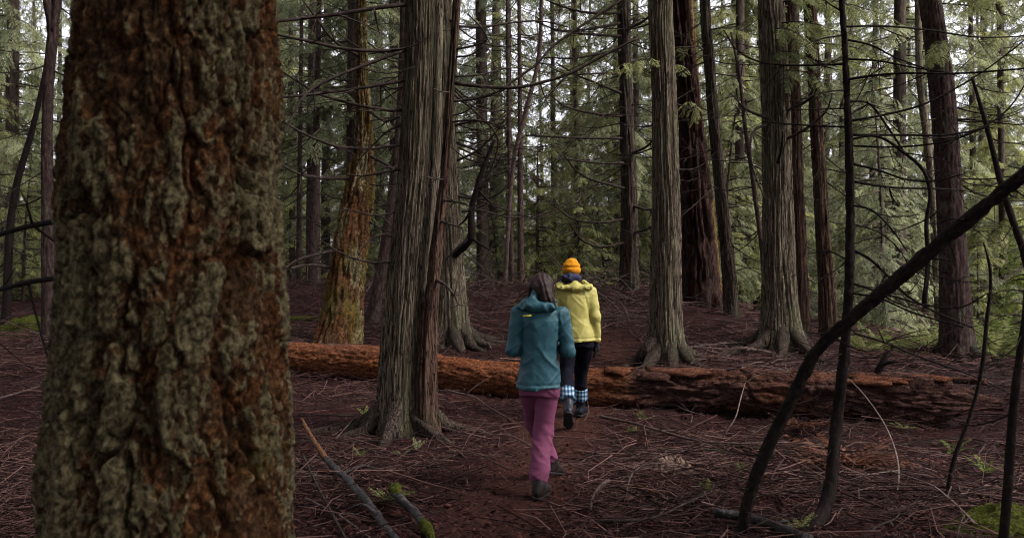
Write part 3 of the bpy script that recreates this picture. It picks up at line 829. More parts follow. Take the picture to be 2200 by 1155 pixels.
for key, n, zlo, zhi, L in (('forked', 16, 1.0, 6.5, (.8, 2.4)), ('slantleft', 6, 1.5, 5, (.6, 1.6)), ('cedar_back', 16, 1.5, 6.5, (.8, 2.2)), ('mossy', 8, 2, 6.5, (.8, 2)), ('flared', 8, 2.5, 6, (.3, 1.2)), ('inclined', 9, 2, 7.5, (.5, 1.6)),
                            ('slim', 8, 2, 7, (.6, 1.8)), ('twin', 5, 2.5, 6.5, (.6, 1.6)), ('rust', 10, 1.2, 6, (.8, 2.4)), ('poleA', 22, 2, 9, (.8, 2.2)), ('poleB', 22, 2, 9, (.8, 2.2)), ('poleC', 22, 2, 9, (.8, 2.4)),
                            ('poleD', 22, 2, 9, (.8, 2.4)), ('poleF', 8, 1.5, 5, (.5, 1.5)), ('slant', 8, 1.6, 6, (.6, 2)), ('brown', 18, 1.8, 8, (1.0, 2.8)), ('tilted', 7, 1, 4, (.4, 1.2)), ('mossy_thin', 5, 2, 7, (.5, 1.4)), ('snag', 5, 2, 7, (.5, 1.4)), ('mossgrey', 8, 2, 8, (.6, 1.8))):
    add_branches(key, n, zlo, zhi, L, seed=sum(map(ord, key)))
for key in ('poleA', 'poleB', 'poleC', 'poleD', 'brown', 'cedar_back', 'inclined', 'slim'):
    add_branches(key, 7, 2.5, 7.5, (1.6, 3.4), (.010, .018), sum(map(ord, key)) + 1)
add_branches('whip', 4, .6, 1.7, (.2, .6), (.003, .005), 5, 'dead_wood')
add_branches('edge', 5, .6, 2.2, (.25, .7), (.003, .006), 6, 'dead_wood')
add_branches('lean', 26, .3, 2.3, (.05, .45), (.003, .008), 7, 'dead_wood')
add_branches('dead', 16, .3, 1.8, (.05, .5), (.003, .007), 8, 'dead_wood')

# drooping live sprays on the near cedars
def live_spray(key, px, py, d, az, L, nf, size, seed, mat='foliage'):
    t, c, r, b = AX[key]
    rng = np.random.default_rng(seed); acc = new_acc(); g = Geo()
    tip = P(px, py, d)
    p, rad = axis_at(key, tip[2] + .35 * L)
    cc = leafy_branch(rng, acc, p, az, L, rng.uniform(-.1, .1), .3, nf, size, .2)
    flush(g, acc, rng, FRONDS)
    o = g.obj('foliage', M[mat], t, smooth=False, origin=b)
    g2 = Geo(); tube(g2, cc, [.016, .012, .008, .003], 8, 5)
    g2.obj('branch', M['twig'], t, origin=b)
rs = random.Random(3)
for key, px, py, d in [('pale', 1650, 40, 14), ('pale', 1640, 110, 14), ('pale', 1690, 80, 14), ('pale', 1620, 170, 14), ('pale', 1670, 180, 14), ('twin', 1710, 60, 15.5), ('twin', 1720, 150, 15.5), ('slim', 1750, 40, 17), ('slim', 1740, 130, 17),
                       ('flared', 1420, 160, 13), ('rust', 2000, 20, 14.5), ('rust', 2030, 40, 14.5), ('rust', 2060, 150, 14.5), ('inclined', 1530, 170, 18.4), ('snag', 1480, 180, 19.5), ('snag', 1470, 270, 19.5), ('mossgrey', 1980, 180, 24), ('pale', 1600, 60, 14), ('twin', 1690, 20, 15.5), ('rust', 1960, 60, 14.5),
                       ('rust', 2090, 60, 14.5), ('inclined', 1560, 90, 18.4), ('slim', 1790, 70, 17), ('slim', 1800, 170, 17)]:
    live_spray(key, px, py, d, math.pi + rs.uniform(-1.3, 1.3), rs.uniform(.9, 1.9), 14, rs.uniform(.34, .5), rs.randrange(9999))

# ------------------------------------------------------------------ the forest beyond the crest
def copy_far(meshes, name, label, group, x, y, sc, rz, sink=0.0):
    t = thing(name, label, 'tree', (x, y, gz(x, y) - sink), group)
    t.rotation_euler = (0, 0, rz); t.scale = (sc, sc, sc)
    for n, me in zip(('trunk', 'crown'), meshes):
        link(n, me, t)
rf = random.Random(21)
spots = []
tries = 0
while len(spots) < 170 and tries < 20000:
    tries += 1
    y = 25 + 62 * rf.random() ** 1.1
    x = rf.uniform(-.66, .66) * y
    if any((x - a) ** 2 + (y - b) ** 2 < (2.3 + .012 * y) ** 2 for a, b in spots): continue
    if y < 30 and rf.random() < .35: continue
    spots.append((x, y))
for x, y in spots:
    k = rf.randrange(6)
    lab = ('conifer with drooping yellowish green foliage in the dense forest beyond the crest', 'yellowish green conifers of the forest beyond the crest') if k % 2 == 0 else ('conifer with drooping grey-green foliage in the dense forest beyond the crest', 'grey-green conifers of the forest beyond the crest')
    copy_far(FAR[k], 'forest_conifer', *lab, x, y, rf.uniform(.8, 1.2), rf.uniform(0, 6.28), .2)
ys = []
tries = 0
while len(ys) < 34 and tries < 5000:
    tries += 1
    y = rf.uniform(24.5, 36); x = rf.uniform(-.62, .62) * y
    if any((x - a) ** 2 + (y - b) ** 2 < 1.6 ** 2 for a, b in ys): continue
    ys.append((x, y))
ys += [(9.6, 17.5), (10.8, 19.5), (8.2, 20.5), (6.6, 21.5), (11.5, 16.8), (-10.5, 20), (-12, 22), (-8.5, 23), (5.2, 23.0), (9.0, 23)]
for n, (x, y) in enumerate(ys):
    k = 2 if (x > 8.5 and y < 22) else rf.randrange(2)
    lab = ('young yellow-green conifer growing below the bank by the purplish trunk', 'yellow-green saplings beside the bank') if k == 2 else ('young bushy conifer branching down to the ground among the forest trunks', 'young conifers under the forest')
    copy_far(YOUNG[k], 'young_conifer', lab[0], lab[1], x, y, rf.uniform(.75, 1.25), rf.uniform(0, 6.28), .1)
# the forest goes on beside and behind the camera and shades the floor
for x, y in ((-7.6, 2.4), (-9.6, 8.5), (-11.5, 13), (-5, -3), (-9, -1), (-3, -8), (3, -8), (0, -12), (8.5, 1), (8.5, -4), (6, -9), (-8, -8), (11.5, 8), (-13.5, 17), (15, 13), (-13, 5), (13, -1), (-4.6, -5.4), (.2, -7.5), (5, -5.6), (-6.6, 5.4), (6.2, 2.2), (3.8, -2.4)):
    copy_far(FAR[5 if y > -6 else rf.choice((1, 3, 5))], 'shade_conifer', 'conifer of the wood round the place where the picture is taken', 'conifers of the wood round the viewer', x, y, 1.35, rf.uniform(0, 6.28), .2)

# spreading roots that sink into the litter
def spread_roots(key, azs, R, seed, mat='cedar_dark', zs=.34):
    t, c, r, b = AX[key]
    rnd = random.Random(seed)
    for az in azs:
        h = np.array([math.sin(az), math.cos(az), 0]); sw = np.array([h[1], -h[0], 0]) * rnd.uniform(-.25, .25)
        pts = []
        ln = rnd.uniform(.85, 1.25)
        for u, dz in ((.55, zs), (1.0, zs * .50), (1.55 * ln, .05), (2.3 * ln, .0), (3.1 * ln, -.07)):
            p = b + h * R * u + sw * R * u * u * .4
            pts.append([p[0], p[1], (gz(p[0], p[1]) if u > 1.2 else b[2]) + dz])
        g = Geo(); tube(g, np.array(pts), np.array([.36, .34, .24, .14, .05]) * R, 24, 14, 1.0, bark_cedar(seed, .008, 0, .3, 3, 24))
        g.obj('root', M[mat], t, origin=b)
spread_roots('cedar', (math.pi + .3, math.pi - .6, math.pi + 1.15, -1.25, 1.5), .30, 3)
spread_roots('cedar_back', (math.pi - .2, math.pi - .75, math.pi + .6, 1.35, 1.75), .34, 4)
spread_roots('pale', (math.pi + .25, math.pi - .5, math.pi + .95, 1.3, -1.3), .36, 5)
spread_roots('flared', (math.pi - .1, math.pi - .8, 1.4), .30, 6)
spread_roots('rust', (math.pi + .4, math.pi - .5, 1.4, -1.4), .28, 8)

# ------------------------------------------------------------------ the fallen log
def log_mat():
    m, N, L, b = new_mat('rotten_log', .92, .05)
    v = coords(N, L, (9, 40, 40))
    n1 = ntex(N, L, v, 1.0, 6, .7, .4)
    v2 = coords(N, L, (60, 60, 60)); n2 = ntex(N, L, v2, 1.0, 5, .7)
    h = mix(N, L, .5, n1, n2)
    orange = ramp(N, L, h, [(.36, (.016, .006, .003)), (.47, (.075, .024, .009)), (.56, (.18, .064, .024)), (.7, (.30, .13, .055))])
    brown = ramp(N, L, h, [(.36, (.008, .005, .004)), (.47, (.030, .016, .014)), (.57, (.085, .044, .033)), (.7, (.18, .11, .085))])
    c = mix(N, L, attrib(N, 'orange'), brown, orange)
    L.new(c, b.inputs['Base Color'])
    bump(N, L, b, h, .03, 1.0)
    return m
M['log'] = log_mat()
LA, LB = np.array([-4.2, 13.6]), np.array([4.86, 9.2])
ldir = (LB - LA) / np.linalg.norm(LB - LA)
LLEN = float(np.linalg.norm(LB - LA))
def log_disp(TH, S, R, at):
    X, Z = np.cos(TH) * .24, np.sin(TH) * .24
    u = S / LLEN
    right = sstep(.55, .72, u)
    w = fbm(X * 5, Z * 5, S * 2, 3, 71)
    ledge = fbm(X * 9 + w, Z * 9 + w, S * 1.3, 4, 72) * 4
    fl = np.floor(ledge); st = (fl + sstep(.7, 1.0, ledge - fl)) / 4
    cr = np.clip(1 - np.abs(fbm(X * 12, Z * 12, S * 3.2, 3, 74)) * 5, 0, 1)
    crumb = fbm(X * 40, Z * 40, S * 22, 3, 75)
    lump = fbm(X * 2, Z * 2, S * .7, 3, 76)
    at['orange'] = np.clip(1.0 - .80 * sstep(.56, .66, u) + 1.3 * fbm(X * 3, Z * 3, S * 1.5, 3, 77) * (.3 + .7 * right) - .28, 0, 1)
    endr = sstep(0, .012, u) * (1 - .8 * sstep(.93, 1.0, u + .03 * lump))
    return (R * (1 + .14 * lump) + .14 * st * (.25 + .75 * right) - (.02 + .03 * right) * cr + .016 * crumb) * endr + .01
lp = []
for u in np.linspace(0, 1, 8):
    xy = LA + (LB - LA) * u
    xy = xy + np.array([-ldir[1], ldir[0]]) * .10 * math.sin(u * 7)
    lp.append([xy[0], xy[1], float(ground_base(xy[0], xy[1])) + .19 + .05 * math.sin(u * 9) + .03 * (u > .6)])
lp = np.array(lp)
g = Geo()
tube(g, lp, np.interp(np.linspace(0, 1, 8), [0, .5, 1], [.215, .225, .235]), 560, 110, 1.0, log_disp)
lo = thing('fallen_log', 'long fallen rotten log, orange at one end and brown at the other, across the trail', 'log', lp[0])
me = g.mesh('trunk', M['log'], True, lp[0])
body = link('trunk', me, lo)
# loose bark slabs lying along the top of the brown end
rl = random.Random(5)
for k in range(16):
    u = rl.uniform(.6, .97); p = lp[0] * 0 + np.array([np.interp(u, np.linspace(0, 1, 8), lp[:, a]) for a in range(3)])
    a = rl.uniform(-.9, 1.3)                       # round the log: + is away from the camera
    nrm = np.array([-ldir[1], ldir[0], 0])
    out = nrm * math.sin(a) * (1 if ldir[0] > 0 else -1) + np.array([0, 0, math.cos(a)])
    tan = np.cross(np.array([ldir[0], ldir[1], 0]), out)
    ctr = p + out * .275
    lx, ly = rl.uniform(.10, .32), rl.uniform(.03, .08)
    rr = np.random.default_rng(k)
    nu, nv = 9, 5
    U, V = np.meshgrid(np.linspace(-1, 1, nu), np.linspace(-1, 1, nv))
    edge = 1 + .35 * vnoise(U * 2 + k, V * 2, 0., k)
    hh = .012 + .012 * vnoise(U * 2.5, V * 2.5, k * 3., 4) - .02 * V * V - .015 * U * U
    top = ctr + (U * lx * edge)[..., None] * np.array([ldir[0], ldir[1], 0]) + (V * ly * edge)[..., None] * tan + hh[..., None] * out
    bot = top - out * .03
    vv = np.concatenate([top.reshape(-1, 3), bot.reshape(-1, 3)])
    i, j = np.meshgrid(np.arange(nv - 1), np.arange(nu - 1), indexing='ij')
    q1 = np.stack([i * nu + j, i * nu + j + 1, (i + 1) * nu + j + 1, (i + 1) * nu + j], -1).reshape(-1, 4)
    ring = list(range(nu)) + [r * nu + nu - 1 for r in range(1, nv)] + [(nv - 1) * nu + c for c in range(nu - 2, -1, -1)] + [r * nu for r in range(nv - 2, 0, -1)]
    q2 = [(ring[(t + 1) % len(ring)], ring[t], ring[t] + nu * nv, ring[(t + 1) % len(ring)] + nu * nv) for t in range(len(ring))]
    g = Geo(); g.add(vv, np.concatenate([q1, q1[:, ::-1] + nu * nv, np.array(q2)]), orange=rr.uniform(0, .6))
    g.obj('bark_slab', M['log'], lo, origin=lp[0])

# ------------------------------------------------------------------ litter: uncountable twigs and needles
def visible_xy(rng, n, y0=5.3, y1=24.5, pw=1.6, half=.60):
    y = y0 + (y1 - y0) * rng.random(n) ** pw
    x = rng.uniform(-half, half, n) * (y + .6)
    return x, y
def scatter_twigs(n, seed, lmin, lmax, rmin, rmax, keep_path=.25, lift=.02, curved=True, **kw):
    rng = np.random.default_rng(seed)
    x, y = visible_xy(rng, n, **kw)
    clump = fbm(x * .9, y * .9, 0., 3, 91)
    keep = (rng.random(n) > path_mask(x, y) * (1 - keep_path)) & (rng.random(n) < .55 + 1.1 * clump)
    x, y = x[keep], y[keep]; n = len(x)
    L = lmin + (lmax - lmin) * rng.random(n) ** 2.2
    az = rng.uniform(0, 2 * np.pi, n); tilt = rng.normal(0, .16, n)
    d = np.stack([np.cos(az) * np.cos(tilt), np.sin(az) * np.cos(tilt), np.sin(tilt)], 1)
    side = np.stack([-np.sin(az), np.cos(az), np.zeros(n)], 1)
    upv = np.cross(d, side)
    c = np.stack([x, y, ground(x, y) + lift * rng.random(n) + np.abs(np.sin(tilt)) * L * .25], 1)
    bend = rng.normal(0, .24, n); bendz = rng.normal(0, .06, n)
    r = rmin + (rmax - rmin) * rng.random(n) ** 2
    rings = []
    prof = ((-.5, 1.0), (0.0, .85), (.5, .45)) if curved else ((-.5, 1.0), (.5, .5))
    m = 3 * len(prof)
    for t, k in prof:
        off = (.25 - t * t) * 2
        cc = c + (L * t)[:, None] * d + (L * bend * off)[:, None] * side + (L * bendz * off)[:, None] * upv
        for a in (0, 2.094, 4.189):
            rings.append(cc + (r * k)[:, None] * (math.cos(a) * side + math.sin(a) * upv))
    v = np.stack(rings, 1)
    q = []
    for a in range(len(prof) - 1):
        for b in range(3):
            q.append((a * 3 + b, a * 3 + (b + 1) % 3, a * 3 + 3 + (b + 1) % 3, a * 3 + 3 + b))
    q = (np.array(q)[None] + (np.arange(n) * m)[:, None, None]).reshape(-1, 4)
    return v.reshape(-1, 3), q, np.repeat(np.clip(rng.random(n) ** 1.6 * .9 + .1 * rng.random(n), 0, 1), m)
g = Geo()
v, q, t = scatter_twigs(66000, 1, .03, .16, .0018, .0050, curved=False)
g.add(v, q, tint=t)
v, q, t = scatter_twigs(22000, 2, .14, .8, .0025, .0075, .1, .05)
g.add(v, q, tint=t)
v, q, t = scatter_twigs(15000, 3, .25, 1.1, .003, .010, .15, .12, y0=12.5, y1=25, pw=1.0)
g.add(v, q, tint=t)
o = g.obj('twig_litter', M['litter'])
tag(o, 'thick carpet of thin fallen twigs on the forest floor', 'twigs', None, 'stuff')
rng = np.random.default_rng(5)
n = 60000
x, y = visible_xy(rng, n, pw=1.9)
L = rng.uniform(.008, .03, n); W = L * rng.uniform(.15, .5, n)
az = rng.uniform(0, 6.283, n)
d = np.stack([np.cos(az), np.sin(az), rng.normal(0, .35, n)], 1); sd_ = np.stack([-np.sin(az), np.cos(az), rng.normal(0, .45, n)], 1)
c = np.stack([x, y, ground(x, y) + .006 + .012 * rng.random(n)], 1)
v = np.stack([c - d * L[:, None], c + sd_ * W[:, None], c + d * L[:, None], c - sd_ * W[:, None]], 1)
g = Geo(); g.add(v, np.arange(4 * n).reshape(-1, 4), tint=np.repeat(np.clip(rng.random(n) ** 1.5, 0, 1), 4))
o = g.obj('needle_litter', M['flakes'], smooth=False)
tag(o, 'reddish brown needles and bark flakes strewn on the forest floor', 'needles', None, 'stuff')

# ------------------------------------------------------------------ fallen sticks
def stick(name, label, pts, r0, r1, mat='twig', group=None, twigs=3, seed=0, segs=7, cat='stick'):
    rnd = random.Random(seed)
    pts = np.array(pts, float)
    b = pts[0]
    g = Geo()
    rads = np.linspace(r0, r1, len(pts))
    tube(g, pts, rads, 3 * len(pts) + 2, segs, 1.0, bark_plate(seed, r0 * .12, 0, 1, 3, 3.0))
    L = np.linalg.norm(pts[-1] - pts[0])
    for k in range(twigs):
        i = rnd.randrange(1, len(pts))
        dd = (pts[i] - pts[i - 1]); dd /= np.linalg.norm(dd)
        s_ = np.array([-dd[1], dd[0], 0]) * rnd.choice((-1, 1))
        d = dd * rnd.uniform(.3, 1) + s_ * rnd.uniform(.4, 1) + np.array([0, 0, rnd.uniform(-.05, .5)]); d /= np.linalg.norm(d)
        l = L * rnd.uniform(.1, .35)
        p2 = pts[i] + d * l
        p2[2] = max(p2[2], gz(p2[0], p2[1]) + .005)
        rr = max(rads[i] * .55, .0018)
        tube(g, np.array([pts[i], (pts[i] + p2) / 2 + [0, 0, .04 * l], p2]), [rr, rr * .8, rr * .4], 6, 4)
    o = g.obj(name, M[mat], None, origin=b)
    return tag(o, label, cat, group)
def on_ground(pxs, lifts):
    return [PG(px, py, lf) for (px, py), lf in zip(pxs, lifts)]
M['orange_wood'] = rough_mat('fresh_orange_wood', [(.3, (.018, .008, .005)), (.5, (.075, .035, .018)), (.72, (.18, .095, .055))], (40, 40, 40), .005)
M['wet_wood'] = rough_mat('wet_dark_wood', [(.32, (.008, .006, .006)), (.5, (.026, .021, .021)), (.66, (.085, .072, .072)), (.78, (.17, .15, .145))], (30, 30, 30), .014, .6, spec=.2,
                          patch=((.012, .010, .009), (9, 9, 9), .5, .6))
M['pale_twig'] = rough_mat('pale_twig', [(.3, (.06, .042, .036)), (.55, (.14, .105, .09)), (.78, (.24, .19, .165))], (20, 20, 20), .002)

pp = on_ground([(648, 900), (672, 945), (700, 985), (738, 1022), (775, 1060), (812, 1108), (858, 1175)], [.22, .17, .13, .10, .09, .07, .04])
t = thing('fallen_branch', 'thick dark branch with raw orange broken tip beside the huge fir', 'branch', pp[0])
g = Geo(); tube(g, pp[:3], [.016, .024, .030], 30, 9, 1.0, bark_plate(5, .006, 0, 1, 3, 5)); g.obj('broken_tip', M['orange_wood'], t, origin=pp[0])
g = Geo(); tube(g, pp[2:], [.030, .031, .032, .030, .026], 44, 9, 1.0, bark_plate(6, .010, 0, 1, 3, 3))
for i, dx in ((3, .25), (5, -.2)):
    tube(g, np.array([pp[i], pp[i] + [dx * .5, .05, .06], pp[i] + [dx, .12, .02]]), [.014, .010, .005], 6, 5)
g.obj('shaft', M['wet_wood'], t, origin=pp[0])
pp = on_ground([(846, 1046), (866, 1076), (884, 1092), (906, 1120), (938, 1175)], [.10, .10, .08, .06, .03])
t = thing('mossy_branch', 'short black branch topped with bright green moss', 'branch', pp[0])
g = Geo(); tube(g, pp, [.030, .034, .032, .028, .024], 30, 9, 1.0, bark_plate(8, .009, 0, 1, 3, 3)); g.obj('shaft', M['wet_wood'], t, origin=pp[0])
for a, b_, rad in ((.05, .35, .046), (.72, .98, .034)):
    cc, _, _ = resample(np.array(pp), [1] * 5, 40)
    seg = cc[int(a * 39):int(b_ * 39)] + [0, 0, .012]
    g = Geo(); rr = rad * np.sin(np.linspace(.25, math.pi - .25, len(seg)))
    tube(g, seg, rr, 26, 18, 1.0, lambda TH, S, R, at: R * (1 + .35 * fbm(np.cos(TH) * 2.5, np.sin(TH) * 2.5, S * 45, 3, 8)))
    g.obj('moss_tuft', M['moss'], t, origin=pp[0])
stick('fallen_stick', 'pale brown stick pointing from the stout cedar foot towards the trail', on_ground([(955, 838), (1000, 848), (1045, 872), (1108, 908)], [.10, .09, .06, .03]), .013, .009, 'grey_twig', None, 2, 3)
stick('fallen_stick', 'thin stick propped on the litter beside the cedar foot roots', on_ground([(948, 858), (985, 880), (1020, 915)], [.08, .05, .03]), .007, .004, 'twig', None, 2, 4)
stick('fallen_stick', 'long thin dark stick under the orange-tipped branch', on_ground([(652, 980), (680, 1040), (712, 1100), (745, 1165)], [.12, .09, .06, .04]), .011, .009, 'twig', None, 3, 5)
stick('fallen_stick', 'brown stick crossing below the orange-tipped branch', on_ground([(655, 1070), (720, 1105), (800, 1160)], [.05, .05, .03]), .010, .006, 'grey_twig', None, 2, 6)
stick('fallen_stick', 'dark stick lying between the orange-tipped branch and the cedar foot', on_ground([(640, 893), (700, 893), (760, 895)], [.05, .06, .05]), .010, .008, 'twig', None, 3, 7)
stick('bent_twig', 'curved thin twig arching up in front of the stout cedar foot', [PG(720, 945, .02), PG(755, 905, .15), PG(785, 872, .22) , P(797, 845, 9.0), P(782, 828, 9.0)], .008, .003, 'grey_twig', None, 2, 8)
stick('fallen_branch', 'long bare branch lying level on the litter in front of the brown log end', on_ground([(1290, 895), (1350, 908), (1420, 928), (1500, 947), (1590, 953), (1680, 950), (1775, 956)], [.05, .06, .08, .08, .09, .08, .05]), .017, .007, 'grey_twig', None, 6, 9)
stick('bent_twig', 'pale twig standing bent against the front of the brown log', [PG(1553, 938, .02), P(1578, 900, 9.0), P(1590, 860, 9.2), P(1601, 822, 9.4)], .008, .005, 'pale_twig', None, 1, 10)
stick('bent_twig', 'long pale twig arching from the log top down to the litter', [P(1818, 808, 8.2), P(1850, 840, 8.0), P(1888, 890, 7.8), P(1918, 950, 7.5), P(1931, 1010, 7.2), P(1928, 1060, 7.0), PG(1914, 1096, .02)], .004, .009, 'pale_twig', None, 2, 11)
stick('fallen_stick', 'straight pale stick lying downhill beside the dead fern', on_ground([(1905, 1012), (1970, 1030), (2040, 1072), (2098, 1128)], [.10, .10, .09, .06]), .005, .008, 'pale_twig', None, 2, 12)
stick('fallen_pole', 'smooth grey pole lying in the litter under the leaning dead pole', on_ground([(1535, 1100), (1600, 1112), (1660, 1130), (1740, 1160)], [.06, .06, .06, .05]), .030, .034, 'wet_wood', None, 2, 13)
stick('fallen_stick', 'curved stick with raw yellow end near the pale rotten wood', [PG(1268, 1095, .03), PG(1275, 1065, .08), PG(1290, 1042, .13), PG(1308, 1032, .15)], .009, .013, 'grey_twig', None, 1, 14)
stick('fallen_stick', 'thin dark stick across the litter below the pale rotten wood', on_ground([(1290, 1120), (1390, 1118), (1470, 1085), (1540, 1050)], [.05, .06, .06, .05]), .011, .006, 'twig', None, 4, 15)
stick('fallen_stick', 'reddish stick across the litter between trail and leaning dead pole', on_ground([(1365, 1040), (1410, 1058), (1440, 1070)], [.06, .05, .04]), .007, .005, 'orange_wood', None, 1, 16)
stick('fallen_stick', 'grey stick lying level behind the huge fir beside dark litter', on_ground([(-20, 862), (40, 845), (98, 826)], [.05, .06, .06]), .016, .011, 'grey_twig', None, 3, 17)
stick('bent_twig', 'forked grey twig arching over the dark litter by the mossy hummock', [PG(1915, 1130, .03), P(1925, 1105, 6.3), P(1960, 1082, 6.4), P(2000, 1070, 6.5), PG(2020, 1066, .03)], .010, .005, 'grey_twig', None, 3, 18)
stick('fallen_branch', 'long grey branch slanting over the bank behind the log towards the purplish trunk', [P(1835, 715, 12.5), P(1900, 735, 11.8), P(1960, 760, 11.2), P(2030, 785, 10.6), P(2110, 815, 9.9), P(2180, 850, 9.3)], .018, .008, 'twig', None, 5, 19)
stick('fallen_stick', 'short mossy pole lying level beside the mossy orange trunk', on_ground([(610, 686), (660, 684), (705, 690)], [.05, .05, .05]), .055, .05, 'moss', None, 1, 20)
stick('broken_stub', 'short black broken stub standing on the bank behind the brown log', [PG(1888, 800, -.05), P(1893, 785, 12.0), P(1903, 765, 12.0), P(1910, 752, 12.0)], .06, .03, 'dead_wood', None, 1, 21)

def heap(label, group, n, cx, cy, sx, sy, seed, L=(.5, 1.5), r=(.005, .014), mats=('twig', 'grey_twig'), lift=.25):
    rnd = random.Random(seed)
    for k in range(n):
        x, y = rnd.gauss(cx, sx), rnd.gauss(cy, sy)
        if path_mask(x, y) > .5 and cy < 14: x += .9
        az = rnd.gauss(0, .7) + (math.pi if rnd.random() < .5 else 0)
        l = rnd.uniform(*L); m = 5
        pts = []; u_ = np.arange(m) / (m - 1) - .5
        bow = rnd.uniform(0, lift); bend = rnd.gauss(0, .12)
        sag_ = (.25 - u_ ** 2) * 4
        xs, ys_ = x + l * (u_ * math.cos(az) - bend * sag_ * math.sin(az)), y + l * (u_ * math.sin(az) + bend * sag_ * math.cos(az))
        pts = np.stack([xs, ys_, ground(xs, ys_) + .015 + bow * sag_ * l + [rnd.uniform(0, .02) for _ in range(m)]], 1)
        stick('fallen_branch', label, pts, rnd.uniform(*r), .003, rnd.choice(mats), group, rnd.randint(2, 6), seed * 100 + k, 5)
heap('bare grey branch in the tangle of brush behind the teal-jacket hiker', 'brush tangle behind the teal-jacket hiker', 34, -.6, 19.5, 1.1, 2.0, 31, (.8, 2.2), (.010, .022), lift=.35)
heap('bare grey branch heaped on the slope beyond the yellow-jacket hiker', 'brush on the slope beyond the yellow-jacket hiker', 30, 1.9, 18.0, .8, 1.8, 32, (.8, 2.0), (.010, .020), lift=.25)
heap('straight grey stick in the heap between the two grey cedars past the log', 'stick heap between the grey cedars', 34, 3.3, 14.0, .7, .9, 33, (.6, 1.5), (.007, .014), ('grey_twig', 'pale_twig'), .08)
heap('dead stick on the brushy bank behind the brown log end', 'sticks on the bank behind the brown log end', 34, 5.2, 12.6, .9, 1.1, 34, (.6, 1.6), (.007, .015), lift=.12)
heap('dead branch in the brush behind the huge lichened fir', 'brush behind the huge fir', 20, -7.2, 14.5, .9, 2.6, 35, (.7, 1.9), (.010, .02), lift=.25)
heap('thin stick strewn on the dark litter in front of the brown log', 'sticks strewn in front of the brown log', 60, 2.6, 7.6, 1.2, 1.0, 36, (.3, 1.1), (.004, .009), lift=.1)
heap('thin stick strewn between the huge fir and the stout cedar foot', 'sticks between the huge fir and stout cedar', 26, -1.5, 8.0, .5, .9, 37, (.3, .9), (.004, .009), lift=.08)
heap('dead branch lying on the slope between the mossy trunk and the grey cedars', 'branches behind the orange log end', 24, -2.6, 17.0, 1.0, 2.0, 38, (.7, 1.8), (.009, .018), lift=.15)
heap('dead branch lying on the crest beside the red snag', 'branches on the crest by the red snag', 16, 3.6, 17.5, 1.0, 1.2, 39, (.7, 1.6), (.009, .018), lift=.15)

heap('bare dead branch sticking out of the brush along the crest', 'brush along the crest', 80, -1.0, 22.3, 4.5, 1.0, 40, (.9, 2.6), (.010, .022), lift=.5)
heap('thick dead branch lying on the slope under the dark brown trunk', 'branches under the dark brown trunk', 18, 2.3, 20.0, .8, 1.0, 41, (1.0, 2.4), (.012, .024), lift=.3)

# pale crumbling wood, dead fern, moss, seedlings
def mound(name, label, cat, px, py, rx, ry, hgt, mat, seed, k=14, amp=.35):
    c = PG(px, py)
    n = 64
    U, V = np.meshgrid(np.linspace(-1, 1, n), np.linspace(-1, 1, n))
    rr = np.sqrt(U * U + V * V) + .22 * fbm(U * 2, V * 2, seed * 3., 3, seed)
    hh = hgt * (1 - sstep(.2, 1.0, rr)) * (1 + amp * fbm(U * k * .3, V * k * .3, 0., 4, seed + 1)) - .03 + .5 * hgt * amp * fbm(U * k, V * k, 0., 3, seed + 2) * (1 - sstep(.5, 1, rr))
    x, y = c[0] + U * rx, c[1] + V * ry
    i, j = np.meshgrid(np.arange(n - 1), np.arange(n - 1), indexing='ij')
    q = np.stack([i * n + j, i * n + j + 1, (i + 1) * n + j + 1, (i + 1) * n + j], -1).reshape(-1, 4)
    g = Geo(); g.add(np.stack([x, y, ground(x, y) + hh], -1), q)
    return tag(g.obj(name, mat, None, origin=c), label, cat)
M['rot'] = rough_mat('pale_rotten_wood', [(.3, (.03, .016, .012)), (.47, (.09, .055, .042)), (.6, (.17, .12, .095)), (.75, (.27, .21, .175))], (45, 45, 45), .02)
mound('rotten_wood', 'pale crumbling heap of rotten wood on the dark litter', 'rotten wood', 1445, 1012, .26, .22, .10, M['rot'], 3, 16, .8)
mound('mossy_hummock', 'low hummock covered in bright green moss by the bent black sapling', 'moss', 2160, 1145, .50, .30, .14, M['moss'], 6, 12, .5)
mound('mossy_hummock', 'dark moss-capped hummock in the brush behind the huge fir', 'moss', 70, 715, .9, .5, .30, M['moss'], 9, 9, .5)
def fern(name, label, cat, c, n, size, mat, seed, up=.9, group=None):
    rng = np.random.default_rng(seed); acc = new_acc(); g = Geo()
    for k in range(n):
        az = rng.uniform(0, 6.283); h = np.array([math.sin(az), math.cos(az), 0])
        acc['pos'].append(c + [0, 0, .02]); acc['fwd'].append(h + [0, 0, rng.uniform(.2, up)]); acc['up'].append(np.array([0, 0, 1.0]) - h * .4)
        acc['scale'].append(size * rng.uniform(.6, 1.2)); acc['tint'].append(rng.uniform(.1, .9))
    flush(g, acc, rng, [make_frond(50 + s, 13, .026, .30) for s in range(3)])
    return tag(g.obj(name, M[mat], None, False, c), label, cat, group)
fern('dead_fern', 'collapsed rust-red dead fern beside the upright dead sapling', 'fern', PG(1835, 1010), 34, .55, 'dead_fern', 1, .7)
fern('dead_fern', 'small orange dead fern tuft at the foot of the brown log', 'fern', PG(1712, 925), 18, .32, 'dead_fern', 2, .9)
fern('live_fern', 'small green fern beside the mossy-topped branch', 'fern', PG(838, 1085), 12, .20, 'foliage', 3, 1.0)
